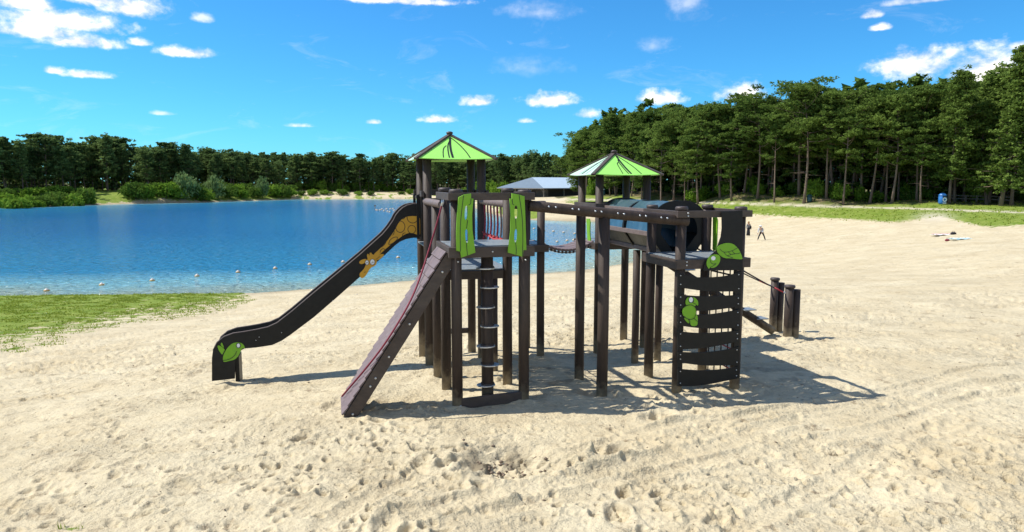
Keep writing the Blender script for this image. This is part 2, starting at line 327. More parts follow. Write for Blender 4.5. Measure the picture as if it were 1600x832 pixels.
def drop(px, py, lo=5, hi=420):     # the ground point seen at a pixel
    d = px_dir(px, py); ts = np.geomspace(lo, hi, 1500)
    xs, ys, zs = d.x * ts, d.y * ts, CAM_H + d.z * ts
    g = tz(xs, ys); k = np.where(zs <= np.maximum(g, LAKE_Z))[0]; i = k[0] if len(k) else len(ts) - 1
    return Vector((xs[i], ys[i], max(float(g[i]), LAKE_Z)))

def dents(x, y, cell, seed, la, lb, depth, prob=0.8, ori=None):
    cx = np.floor(x / cell); cy = np.floor(y / cell); z = np.zeros_like(x)
    for i in (-1, 0, 1):
        for j in (-1, 0, 1):
            gx, gy = cx + i, cy + j
            on = _h(gx, gy, seed) < prob
            px = (gx + 0.15 + 0.7 * _h(gx, gy, seed + 1)) * cell; py = (gy + 0.15 + 0.7 * _h(gx, gy, seed + 2)) * cell
            an = _h(gx, gy, seed + 3) * 6.283 if ori is None else ori + (_h(gx, gy, seed + 3) - .5) * 1.2
            sc = 0.6 + 0.7 * _h(gx, gy, seed + 4)
            dx, dy = x - px, y - py
            u = (dx * np.cos(an) + dy * np.sin(an)) / (la * sc); v = (-dx * np.sin(an) + dy * np.cos(an)) / (lb * sc)
            r = np.sqrt(u * u + v * v)
            z += np.where(on, sc * depth * (-np.clip((1 - r) * 2.2, 0, 1) + 0.3 * np.exp(-((r - 1.25) / 0.25) ** 2) + 0.5 * np.exp(-((u - 1.35) ** 2 + (v * .8) ** 2) / .22)), 0)
    return z
TRACKS = []
for (a, b, w) in (((1600, 566), (1100, 668), .10), ((1600, 590), (1000, 742), .16), ((1600, 610), (760, 812), .12), ((1330, 640), (620, 822), .14), ((1480, 655), (1140, 830), .13), ((760, 700), (500, 828), .13), ((1180, 640), (760, 740), .10)):
    pa, pb = drop(*a), drop(*b); TRACKS.append((pa.x, pa.y, pb.x, pb.y, w))
PIT = drop(800, 722)
GRASS_SPOTS = [(105, 824, 30, 7), (62, 534, 45, 10), (20, 545, 40, 8)]
POST_XY = [(-.784, 9.847), (.174, 10.093), (-1.03, 10.806), (-1.275, 11.765), (-1.521, 12.724), (-1.766, 13.682), (-.071, 11.051), (-.808, 13.928), (-.562, 12.969), (.546, 13.253), (1.102, 11.246), (1.347, 10.288), (1.695, 13.706), (2.408, 14.91), (2.654, 13.951), (2.275, 11.441), (2.52, 10.482), (3.479, 10.728), (3.234, 11.687), (5.77, 14.47), (5.93, 14.5), (5.77, 15.3), (5.93, 15.36), (-5.0, 12.1)]
def inpoly(px, py, poly):
    ins = np.zeros(px.shape, bool); n = len(poly)
    for i in range(n):
        ax, ay = poly[i]; bx, by = poly[(i + 1) % n]
        if ay == by: continue
        ins ^= ((ay > py) != (by > py)) & (px < (bx - ax) * (py - ay) / (by - ay) + ax)
    return ins
def micro(x, y, z):
    d = np.hypot(x, y); s = sdf(x, y); near = 1 - sst(20, 38, d)
    land = sst(0.2, 2.5, s)
    lump = fbm(x / 2.4 + 5, y / 2.4, 61, 2); amp = 0.2 + 1.35 * sst(.36, .64, .6 * lump + .4 * fbm(x / .9 + 3, y / .55, 63, 2)); amp = amp * (.6 + .8 * sst(.3, .7, fbm(x / 5.5, y / 4, 67, 2)))
    h = (fbm(x / 1.6, y / 1.6, 11, 3) - 0.5) * 0.14 + (fbm(x / 0.5 + y / 1.3, y / 0.3, 21, 4, .62) - 0.5) * 0.075 * amp
    h += amp * dents(x, y, 0.42, 31, 0.13, 0.062, 0.036, 0.55)
    h += amp * dents(x, y, 0.25, 41, 0.07, 0.046, 0.030, 0.55) + amp * dents(x, y, 0.16, 46, 0.045, 0.032, 0.017, 0.45)
    h += amp * dents(x, y, 0.83, 51, 0.22, 0.11, 0.036, 0.5)
    h += (fbm(x / .09, y / .09, 71, 2) - .5) * 0.018 * amp
    for (ax, ay, bx, by, w) in TRACKS:
        dx, dy = bx - ax, by - ay; ln = math.hypot(dx, dy); dx /= ln; dy /= ln
        t = (x - ax) * dx + (y - ay) * dy; q = -(x - ax) * dy + (y - ay) * dx + (vn(t / 1.5, t * 0, 3) - .5) * .25
        m = sst(-.3, .4, t) * (1 - sst(ln - .4, ln + .3, t)) * sst(.25, .5, fbm(t / 1.6, t * 0 + w * 31, 5, 2) + .12)
        g = np.exp(-(q / w) ** 4)
        h = h * (1 - .6 * g * m) + m * (-0.026 * g + 0.02 * np.exp(-((np.abs(q) - 1.35 * w) / (.4 * w)) ** 2) + g * 0.004 * np.sin(t * 95 + q * 25))
    r = np.hypot(x - PIT.x, (y - PIT.y) * 1.0)
    h += -0.13 * np.exp(-(r / .42) ** 2) + 0.05 * np.exp(-((r - .65) / .25) ** 2) + 0.09 * np.exp(-(r / .7) ** 2) * (fbm(x / .12, y / .12, 81, 3) - .5)
    for (qx, qy) in POST_XY:                       # sand heaped and scuffed round each post
        r2 = (x - qx) ** 2 + (y - qy) ** 2; h += 0.045 * np.exp(-r2 / .03) - 0.035 * np.exp(-r2 / .16) * sst(.3, .7, vn(x / .3, y / .3, 91))
    h *= land * (0.35 + 0.65 * near)
    return h
def ground_masks(x, y, z):
    px, py = proj(x, y, z); s = sdf(x, y); front = y > 2
    n1 = fbm(x / 2.2, y / 2.2, 101, 4, .6); n2 = fbm(x / .7, y / .7, 111, 3)
    g = np.zeros_like(x)
    left = inpoly(px, py, [(-900, 400), (-900, 600), (-100, 556), (0, 545), (60, 536), (130, 524), (215, 506), (300, 497), (372, 482), (402, 468), (380, 458), (380, 400)]) & (y < 60) & front
    # signed softness: how deep below the patch's far edge a point lies
    edge = np.interp(px, [-900, 0, 130, 215, 300, 372, 402, 430], [600, 545, 524, 506, 497, 482, 468, 455])
    cov = np.clip((edge - py) / 34, 0, 1)
    g = np.where(left, np.clip(0.33 + 0.67 * cov, 0, 1), g)
    for (sx, sy, rx, ry) in GRASS_SPOTS:
        g = np.maximum(g, np.clip(1.15 - np.hypot((px - sx) / rx, (py - sy) / ry), 0, 1) * 0.62 * front)
    bound = np.interp(px, [780, 860, 905, 980, 1160, 1260, 1330, 1400, 1470, 1540, 1600, 2300], [300, 312, 322, 326, 336, 342, 345, 349, 341, 357, 354, 372])
    right = (px > 850) & (s > 5) & (y > 55) & front
    gr = np.clip((bound - py) / 8 + 0.35, 0, 1)
    g = np.where(right, np.maximum(g, gr), g)
    far = ((x < 5) & (y > 130)) | (x < -150)
    sandy = inpoly(px, py, [(455, 313), (455, 298), (520, 296), (780, 294), (780, 345), (455, 318)])
    gf = np.where(sandy, np.clip((n1 - .47) * 6, 0, 1) * .9, np.clip((s - .2) / 1.0, 0, 1))
    g = np.where(far, gf, g)
    dune = (px > 780) & (px < 912) & (py > 297) & (y > 120) & (y < 215) & (x < 24)
    g = np.where(dune & (py < np.interp(px, [780, 840, 880, 912], [312, 311, 309, 306]) + 10), np.clip((px - 872) / 25, 0, .8) * (py > 307), g)
    behind = ~front | (np.abs(x) > 3 * np.abs(y) + 8)
    floor = np.zeros_like(x)
    fl = (fw_dist(x, y) > 0)
    floor = np.where(fl & (x > 12), sst(-1, 3, fw_dist(x, y)), 0)
    floor = np.maximum(floor, np.where(far | (y > 240), sst(14, 24, s), 0) * (1 - inpoly(px, py, [(120, 318), (118, 292), (180, 292), (192, 318)])))
    path = np.zeros_like(x)
    pc = np.interp(px, [840, 905, 1000, 1160, 1300, 1450, 1520, 1600, 1900], [313, 312, 314, 318.5, 323, 327, 329.5, 332.5, 345])
    path = np.where(right, np.exp(-((py - pc) / (1.0 + 1.2 * sst(.5, .7, n1))) ** 2), 0)
    path = np.maximum(path, np.where(right, .9 * np.exp(-(((px - 1460) / 26) ** 2 + ((py - 340) / 7) ** 2)), 0))
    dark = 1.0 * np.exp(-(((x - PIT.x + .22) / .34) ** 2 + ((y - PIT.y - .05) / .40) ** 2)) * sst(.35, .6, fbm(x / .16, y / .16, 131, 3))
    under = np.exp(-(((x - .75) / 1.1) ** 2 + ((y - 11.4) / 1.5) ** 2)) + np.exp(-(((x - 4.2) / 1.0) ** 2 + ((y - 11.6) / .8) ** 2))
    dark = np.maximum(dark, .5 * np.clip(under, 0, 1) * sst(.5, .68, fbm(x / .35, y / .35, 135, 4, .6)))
    wet = 1 - sst(0.0, 2.2, s + (n1 - .5) * 2)
    return g, floor, path, dark, wet
FRONT_LINE = [(6, 175), (13, 158), (20, 141), (30, 119), (45, 101), (66, 89), (92, 84), (140, 78)]     # edge of the wood on the right
def fw_dist(x, y):                   # > 0 inside the right-hand wood
    fx = [p[0] for p in FRONT_LINE]; fy = [p[1] for p in FRONT_LINE]
    return (y - np.interp(x, fx, fy)) * 0.75

def ground_material():
    m = bpy.data.materials.new('sand_and_grass'); m.use_nodes = True
    nt = m.node_tree; N = nt.nodes; L = nt.links; b = N['Principled BSDF']
    geo = N.new('ShaderNodeNewGeometry'); P = geo.outputs['Position']
    def att(n):
        a = N.new('ShaderNodeAttribute'); a.attribute_name = n; return a.outputs['Fac']
    def noise(sc, det=5, ro=0.6):
        n = N.new('ShaderNodeTexNoise'); n.inputs['Scale'].default_value = sc; n.inputs['Detail'].default_value = det; n.inputs['Roughness'].default_value = ro; L.new(P, n.inputs['Vector']); return n.outputs[0]
    def mr(v, a, b_, c=0.0, d=1.0):
        r = N.new('ShaderNodeMapRange'); r.inputs['From Min'].default_value = a; r.inputs['From Max'].default_value = b_; r.inputs['To Min'].default_value = c; r.inputs['To Max'].default_value = d; L.new(v, r.inputs[0]); return r.outputs[0]
    def mix(f, a, b_):
        x = N.new('ShaderNodeMixRGB')
        for i, v in ((0, f), (1, a), (2, b_)):
            if isinstance(v, tuple): x.inputs[i].default_value = (*v, 1)
            else: L.new(v, x.inputs[i])
        return x.outputs[0]
    def op(o, a, b_):
        x = N.new('ShaderNodeMath'); x.operation = o; x.use_clamp = True
        for i, v in ((0, a), (1, b_)):
            if isinstance(v, (int, float)): x.inputs[i].default_value = v
            else: L.new(v, x.inputs[i])
        return x.outputs[0]
    sand = mix(mr(noise(0.45, 6, .7), .35, .68), (0.485, 0.4, 0.255), (0.585, 0.505, 0.345))
    sand = mix(mr(noise(3.4, 6, .75), .5, .72, 0, .6), sand, (0.36, 0.29, 0.185))
    patch = mr(noise(0.75, 5, .65), .38, .62)
    sand = mix(op('MULTIPLY', mr(noise(30, 4, .7), .52, .7, 0, .42), patch), sand, (0.26, 0.205, 0.13))
    sand = mix(op('MULTIPLY', mr(noise(9, 5, .75), .6, .68, 0, .55), mr(noise(.5, 4, .6), .45, .65)), sand, (0.2, 0.155, 0.1))
    sand = mix(op('MULTIPLY', mr(noise(2.3, 9, .82), .56, .635, 0, .8), mr(noise(.33, 3, .6), .3, .6, .4, 1)), sand, (0.2, 0.145, 0.088))  # brown flecks painted for shadowed footprints and clumps, also debris
    sand = mix(op('MULTIPLY', att('wet'), 0.55), sand, (0.22, 0.17, 0.11))
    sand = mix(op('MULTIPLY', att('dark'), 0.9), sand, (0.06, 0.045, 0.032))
    gcol = mix(mr(noise(0.9, 5, .65), .35, .65), (0.12, 0.19, 0.016), (0.24, 0.28, 0.06))
    gcol = mix(mr(noise(5, 4, .6), .45, .7, 0, .6), gcol, (0.085, 0.125, 0.022))
    thr = mr(noise(1.6, 6, .7), .28, .72)
    gf = op('ADD', mr(op('SUBTRACT', att('grass'), thr), 0.0, 0.22), 0.0)
    gf = op('MULTIPLY', gf, mr(att('grass'), 0.0, 0.12))
    c = mix(gf, sand, gcol)
    c = mix(op('MULTIPLY', att('floor'), mr(noise(.25, 5, .6), .3, .6, .75, 1)), c, mix(mr(noise(.5, 4, .6), .42, .6), (0.06, 0.075, 0.022), (0.2, 0.15, 0.085)))
    c = mix(op('MULTIPLY', att('path'), 0.95), c, (0.52, 0.46, 0.35))
    L.new(c, b.inputs['Base Color']); b.inputs['Roughness'].default_value = 0.95; b.inputs['Specular IOR Level'].default_value = 0.1
    h = N.new('ShaderNodeMath'); h.operation = 'MULTIPLY_ADD'; L.new(noise(26, 5, .65), h.inputs[0]); h.inputs[1].default_value = 1.0
    h2 = N.new('ShaderNodeMath'); h2.operation = 'MULTIPLY'; L.new(noise(6, 4, .6), h2.inputs[0]); h2.inputs[1].default_value = 2.2; L.new(h2.outputs[0], h.inputs[2])
    bp = N.new('ShaderNodeBump'); bs = N.new('ShaderNodeMapRange'); bs.inputs['To Min'].default_value = .55; bs.inputs['To Max'].default_value = 1.0; L.new(patch, bs.inputs[0]); L.new(bs.outputs[0], bp.inputs['Strength']); bp.inputs['Distance'].default_value = 0.042; L.new(h.outputs[0], bp.inputs['Height']); L.new(bp.outputs[0], b.inputs['Normal'])
    return m

def build_ground():
    r = np.concatenate([[0.0], np.geomspace(1.0, 5.5, 14)[:-1], np.geomspace(5.5, 17, 400)[:-1], np.geomspace(17, 60, 130)[:-1], np.geomspace(60, 330, 190)[:-1], np.geomspace(330, 4000, 24)])
    az = np.concatenate([np.linspace(-180, -42, 40)[:-1], np.linspace(-42, 42, 800), np.linspace(42, 180, 40)[1:-1]]); az = np.radians(az)
    RR, AA = np.meshgrid(r, az, indexing='ij'); x = RR * np.sin(AA); y = RR * np.cos(AA)
    x, y = x.ravel(), y.ravel(); z = tz(x, y)
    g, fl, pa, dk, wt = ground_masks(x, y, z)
    z = z + micro(x, y, z) * (1 - .5 * g)
    nr, na = RR.shape; i = np.arange(nr - 1)[:, None] * na; j = np.arange(na)[None, :]; jn = (j + 1) % na
    f = np.stack([i + j, i + na + j, i + na + jn, i + jn], -1).reshape(-1, 4)
    me = np_mesh('ground', np.stack([x, y, z], 1), f[:, ::-1], ground_material(), True)
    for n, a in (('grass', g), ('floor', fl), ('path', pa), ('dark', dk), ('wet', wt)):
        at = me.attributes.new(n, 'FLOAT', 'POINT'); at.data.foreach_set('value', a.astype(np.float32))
    return tag(link_mesh('ground', me), kind='structure')
build_ground()

def build_water():
    m = bpy.data.materials.new('lake_water'); m.use_nodes = True
    nt = m.node_tree; N = nt.nodes; L = nt.links; b = N['Principled BSDF']
    a = N.new('ShaderNodeAttribute'); a.attribute_name = 'depth'
    geo = N.new('ShaderNodeNewGeometry')
    cr = N.new('ShaderNodeValToRGB'); e = cr.color_ramp.elements
    e[0].position = 0.0; e[0].color = (0.27, 0.33, 0.26, 1); e[1].position = 1.0; e[1].color = (0.006, 0.115, 0.28, 1)
    x = e.new(0.08); x.color = (0.17, 0.38, 0.43, 1); x = e.new(0.2); x.color = (0.022, 0.19, 0.34, 1)
    nz = N.new('ShaderNodeTexNoise'); nz.inputs['Scale'].default_value = 0.12; nz.inputs['Detail'].default_value = 5; L.new(geo.outputs['Position'], nz.inputs['Vector'])
    ad = N.new('ShaderNodeMath'); ad.operation = 'MULTIPLY_ADD'; L.new(nz.outputs[0], ad.inputs[0]); ad.inputs[1].default_value = 0.14
    sb = N.new('ShaderNodeMath'); sb.operation = 'SUBTRACT'; L.new(a.outputs['Fac'], sb.inputs[0]); sb.inputs[1].default_value = 0.07; L.new(sb.outputs[0], ad.inputs[2])
    L.new(ad.outputs[0], cr.inputs[0]); L.new(cr.outputs[0], b.inputs['Base Color'])
    b.inputs['Roughness'].default_value = 0.12; b.inputs['IOR'].default_value = 1.33
    mp = N.new('ShaderNodeMapping'); mp.inputs['Scale'].default_value = (1.0, 0.7, 1); mp.inputs['Rotation'].default_value = (0, 0, 0.35); L.new(geo.outputs['Position'], mp.inputs[0])
    n1 = N.new('ShaderNodeTexNoise'); n1.inputs['Scale'].default_value = 1.7; n1.inputs['Detail'].default_value = 4; n1.inputs['Roughness'].default_value = .55; n1.inputs['Distortion'].default_value = .6; L.new(mp.outputs[0], n1.inputs['Vector'])
    bp = N.new('ShaderNodeBump'); bp.inputs['Strength'].default_value = 1.0; bp.inputs['Distance'].default_value = 0.5; L.new(n1.outputs[0], bp.inputs['Height']); L.new(bp.outputs[0], b.inputs['Normal'])
    xs = np.linspace(-260, 32, 220); ys = np.linspace(26, 310, 240); X, Y = np.meshgrid(xs, ys); x_, y_ = X.ravel(), Y.ravel()
    s = sdf(x_, y_); dep = np.clip(-s / 60, 0, 1)
    nx, ny = len(xs), len(ys); i = np.arange(ny - 1)[:, None] * nx; j = np.arange(nx - 1)[None, :]
    f = np.stack([i + j, i + j + 1, i + nx + j + 1, i + nx + j], -1).reshape(-1, 4)
    keep = (s[f] < 6).any(1); f = f[keep]
    used, inv = np.unique(f, return_inverse=True); f = inv.reshape(f.shape)
    me = np_mesh('lake_water', np.stack([x_, y_, np.full_like(x_, LAKE_Z)], 1)[used], f, m, True)
    at = me.attributes.new('depth', 'FLOAT', 'POINT'); at.data.foreach_set('value', dep[used].astype(np.float32))
    tag(link_mesh('lake_water', me), kind='structure')
build_water()
#@@STRUCT
# ------------------------------------------------------------------ the climbing structure
TH = 0.250659; CELL = 0.9897
U = Vector((math.cos(TH), math.sin(TH), 0)); V = Vector((-math.sin(TH), math.cos(TH), 0)); Z = Vector((0, 0, 1))
A0 = Vector((-0.784, 9.847, 0)); T0 = Vector((2.520, 10.482, 0)); TL = 2.338
g1 = lambda a, b, z=0.0: A0 + U * (a * CELL) + V * (b * CELL) + Z * z
g2 = lambda a, b, z=0.0: T0 + U * (a * CELL) + V * (b * CELL) + Z * z
ORG = Vector((1.0, 12.0, 0.0))
root = empty('climbing_structure', ORG)
tag(root, 'dark brown climbing structure with two lime green roofed towers, slide and ramp on the sand', 'playground')
def part(mb, name, m, parent=None, bevel=0.0): return mb.build(name, M[m], parent or root, ORG, bevel)
def on_plane(px, py, p0, n):         # where the line of sight of a photo pixel meets a plane
    d = px_dir(px, py); n = Vector(n); return CAM + d * ((Vector(p0) - CAM).dot(n) / d.dot(n))
def trace(pts, p0, n, org=(0, 0), sc=1.0): return [on_plane(org[0] + x / sc, org[1] + y / sc, p0, n) for x, y in pts]
def smooth_closed(pts, k=2):         # Chaikin corner cutting on a closed outline
    pts = [Vector((p[0], p[1], 0)) for p in pts]
    for _ in range(k):
        q = []
        for i in range(len(pts)):
            a, b = pts[i], pts[(i + 1) % len(pts)]; q += [a * .75 + b * .25, a * .25 + b * .75]
        pts = q
    return [(p.x, p.y) for p in pts]
def smooth_open(pts, k=2):
    pts = [Vector((*p, 0)) if len(p) == 2 else Vector(p) for p in pts]
    for _ in range(k):
        q = [pts[0]]
        for i in range(len(pts) - 1):
            a, b = pts[i], pts[i + 1]; q += [a * .75 + b * .25, a * .25 + b * .75]
        pts = q + [pts[-1]]
    return pts
def sm2(pts, k=2): return [(p.x, p.y) for p in smooth_open(pts, k)]
def ell(cx, cy, rx, ry, n=14, rot=0.0):
    return [(cx + rx * math.cos(t) * math.cos(rot) - ry * math.sin(t) * math.sin(rot), cy + rx * math.cos(t) * math.sin(rot) + ry * math.sin(t) * math.cos(rot)) for t in (2 * math.pi * i / n for i in range(n))]
def holed_plate(name, outline, holes, p0, n, thick, m, parent):   # a plate with cut-out slots
    n = Vector(n).normalized(); ax = n.cross(Z).normalized(); ay = ax.cross(n).normalized()
    cu = bpy.data.curves.new(name, 'CURVE'); cu.dimensions = '2D'; cu.fill_mode = 'BOTH'; cu.extrude = thick / 2; cu.bevel_depth = 0.003
    for loop in [outline] + holes:
        sp = cu.splines.new('POLY'); sp.points.add(len(loop) - 1); sp.use_cyclic_u = True
        for q, w in zip(sp.points, loop): dlt = w - Vector(p0); q.co = (dlt.dot(ax), dlt.dot(ay), 0, 1)
    ob = bpy.data.objects.new(name, cu); me = bpy.data.meshes.new_from_object(ob); bpy.data.objects.remove(ob)
    mtx = Matrix((( *ax, 0), (*ay, 0), (*n, 0), (0, 0, 0, 1))).transposed(); mtx.translation = Vector(p0) - ORG
    me.transform(mtx); me.materials.clear(); me.materials.append(M[m]); return link_mesh(name, me, parent)

# ---- posts
PR = 0.077
def post(p, top, r=PR, cap=True, lean=0.0):
    p = Vector(p); z0 = tz1(p.x, p.y) - 0.35; n = 18; jit = random.uniform(-.006, .006)
    mb = MB().tube([(p.x, p.y, z0), (p.x + jit, p.y - jit, (top + z0) / 2), (p.x, p.y, top - .03)], [r * 1.02, r, r], n)
    o = part(mb, 'post', 'post')
    if cap:
        c = MB().lathe((p.x, p.y, top - .06), [(r * 1.16, 0), (r * 1.24, .012), (r * 1.24, .04), (r * 1.1, .056), (r * .6, .06)], 18); part(c, 'post_cap', 'cap', o)
    return o
PT = {}
for k, (a, b, top, cap) in dict(A=(0, 0, 3.11, 1), B=(1, 0, 3.10, 1), C=(0, 1, 3.125, 1), G=(1, 1, 3.115, 1), D=(0, 2, 2.86, 0), D2=(1, 2, 1.75, 0)).items():
    PT[k] = g1(a, b); post(PT[k], top, PR if cap else .07, bool(cap))
for k, (a, b) in dict(E=(0, 3), I=(1, 3), F=(0, 4), H=(1, 4)).items(): PT[k] = g1(a, b); post(PT[k], 3.72, .079, False)
PT['J'] = PT['I'] + U * 1.144; PT['K'] = PT['J'] + V * CELL
post(PT['J'], 2.86, .074); post(PT['K'], 2.86, .074)
for k, (a, b, top) in dict(T=(0, 0, 2.85), U=(1, 0, 2.84), R=(0, 1, 2.845), V=(1, 1, 2.84)).items(): PT[k] = g2(a, b); post(PT[k], top)
tb = 1 + TL / CELL
for k, (a, b) in dict(N=(0, tb), Q=(1, tb), W=(0, tb + 1), O=(1, tb + 1)).items(): PT[k] = g2(a, b); post(PT[k], 3.44, .079, False)
PT['M'] = (PT['B'] + PT['T']) / 2; PT['L'] = (PT['G'] + PT['R']) / 2
post(PT['M'], 2.79, .083, False); post(PT['L'], 2.79, .077, False)
for a in (0.27, 0.73): post(g2(a, 1 + 1.15 / CELL), 2.02, .066, False)

# ---- beams and rails
def beam(a, b, w, h, m='plank', name='rail_beam', parent=None, bevel=.006): return part(MB().bar(a, b, w, h), name, m, parent, bevel)
def bolts(pts, n, parent, r=.016):
    for p in pts:
        part(MB().lathe((0, 0, 0), [(r, 0), (r, .004), (r * .6, .011)], 8), 'bolt', 'steel', parent)
        o = COL.objects[-1] if False else bpy.context.scene.collection.objects[-1]
        me = o.data; me.transform(Matrix.Translation(ORG)); q = Vector(n).to_track_quat('Z', 'Y').to_matrix().to_4x4()
        me.transform(Matrix.Translation(Vector(p) - ORG) @ q)
OFF = PR + .024
def ring(gf, a0, b0, a1, b1, z0, z1, sides, w=.048, ext=.125, m='plank', name='rail_beam', parent=None):
    zc = (z0 + z1) / 2; h = z1 - z0; out = {}
    for s in sides:
        if s == 'front': o = beam(gf(a0, b0, zc) - V * OFF - U * ext, gf(a1, b0, zc) - V * OFF + U * ext, w, h, m, name, parent)
        if s == 'back': o = beam(gf(a0, b1, zc) + V * OFF - U * ext, gf(a1, b1, zc) + V * OFF + U * ext, w, h, m, name, parent)
        if s == 'left': o = beam(gf(a0, b0, zc) - U * OFF - V * (ext - w), gf(a0, b1, zc) - U * OFF + V * (ext - w), w, h, m, name, parent)
        if s == 'right': o = beam(gf(a1, b0, zc) + U * OFF - V * (ext - w), gf(a1, b1, zc) + U * OFF + V * (ext - w), w, h, m, name, parent)
        out[s] = o
    return out
def deck(gf, a0, b0, a1, b1, z, sides, along='v', fh=.125, n=None, ext=.125):
    n = n or max(3, round((b1 - b0) * CELL / .125)); ins = .0
    w = (b1 - b0) * CELL / n
    joist = MB()
    for a in (a0 + .2 * (a1 - a0), a0 + .8 * (a1 - a0)): joist.bar(gf(a, b0 + .02, z - .075), gf(a, b1 - .02, z - .075), .06, .08)
    d = part(joist, 'deck', 'plank')
    for i in range(n):
        b = b0 + (i + .5) * (b1 - b0) / n
        part(MB().bar(gf(a0, b, z - .016) - U * .07, gf(a1, b, z - .016) + U * .07, w - .012, .03), 'plank', 'deck', d, .004)
    for s, o in ring(gf, a0, b0, a1, b1, z - fh - .02, z - .012, sides, name='fascia', parent=d, ext=ext).items(): pass
    return d
ring(g1, 0, 0, 1, 1, 2.955, 3.06, ('front', 'left', 'right'))
bm_ = ring(g2, 0, 0, 1, 1, 2.685, 2.785, ('front', 'left', 'right'))
d1 = deck(g1, 0, 0, 1, 1, 2.315, ('front', 'left', 'right', 'back'), fh=.14)
deck(g1, 0.02, 1.1, .98, 3, 1.845, ('front', ), ext=0.0)
deck(g1, 0, 3.06, 1, 4, 2.07, ('front', 'back'), ext=.05)
deck(g1, 1.06, 3, 2.15, 4, 2.05, ('front', 'back'))
deck(g2, 0, 0, 1, 1, 2.075, ('front', 'left', 'right'), fh=.135)
deck(g2, 0, tb, 1, tb + 1, 2.05, ('left', 'right', 'back', 'front'))
ring(g2, 0, tb, 1, tb + 1, 2.70, 2.80, ('left', 'front', 'back'))
ring(g1, 0, 3, 1, 4, 2.95, 3.06, ('back', 'right'))
part(MB().bar(PT['E'] - U * OFF + Z * 3.0 - V * .12, PT['E'] - U * OFF + Z * 3.0 + V * .12, .05, .1), 'rail_beam', 'plank')
for a, b in ((PT['C'], PT['E']), (PT['G'], PT['I'])):       # round side rails of the lower deck
    d_ = (b - a).normalized(); s_ = -U * .03 if a is PT['C'] else U * .0
    part(MB().cyl(a + d_ * .09 + s_ + Z * 2.865, b - d_ * .02 + s_ + Z * 2.865, .062, n=18), 'round_rail', 'pinkwood', bevel=.01)
part(MB().bar(g1(0, 4, 2.85) + U * .1, g1(1, 4, 2.85) - U * .1, .05, .1), 'rail_beam', 'plank')
sill = part(MB().bar(PT['A'] - V * .03 + Z * .035 - U * .02, PT['B'] - V * .03 + Z * .085 + U * .02, .06, .15), 'sill_board', 'plank', bevel=.006)
part(MB().bar(g1(0, 4, .25), g1(1, 4, .25), .05, .1), 'sill_board', 'plank')
bolts([PT['A'] - V * .082 + Z * z + U * x for z, x in ((3.02, .03), (2.25, .03), (2.19, .03), (2.10, 0.01), (.02, .03))] + [PT['B'] - V * .082 + Z * z for z in (3.02, 2.2, 2.10)] + [(PT['A'] + PT['B']) / 2 - V * .13 + Z * 2.235] + [PT['T'] - V * .128 + Z * z + U * .04 for z in (2.75, 2.71, 2.03, 1.98)], -V, sill, .014)

# ---- front log beams with rungs
Bt, Tt = PT['B'] + Z * 2.878, PT['T'] + Z * 2.638
lb_dir = (Tt - Bt).normalized(); frontv = Vector((lb_dir.y, -lb_dir.x, 0)).normalized()
beams = []
for p, q, shift in ((Bt, Tt, -.03), (PT['G'] + Z * 2.878, PT['R'] + Z * 2.638, 0)):
    d_ = (q - p).normalized(); o_ = V * shift
    beams.append(part(MB().tube([p + d_ * .06 + o_, p + d_ * .075 + o_, q + d_ * .075 + o_, q + d_ * .09 + o_], [.068, .077, .077, .066], 22), 'log_beam', 'post'))
for x0, x1 in ((856, 866), (890, 899), (923, 932), (956, 965), (988.5, 997.5), (1020.5, 1029.5)):
    bp_ = []
    for x in (x0, x1):
        t = (x - 828) / (1060 - 828); c = Bt + (Tt - Bt) * (t + .02) - V * .03; n_ = (frontv * .96 + Z * .2).normalized(); bp_.append(c + n_ * .075)
    bolts(bp_, n_, beams[0], .0145)
    mid = (bp_[0] + bp_[1]) / 2 - n_ * .075; f_ = (mid - (Bt - V * .03)).length / (Tt - Bt).length
    far = PT['G'] + Z * 2.878 + (PT['R'] + Z * 2.638 - PT['G'] - Z * 2.878) * f_
    part(MB().bar(mid + V * .06, far - V * .06, .085, .035), 'rung_board', 'plank', bevel=.004)

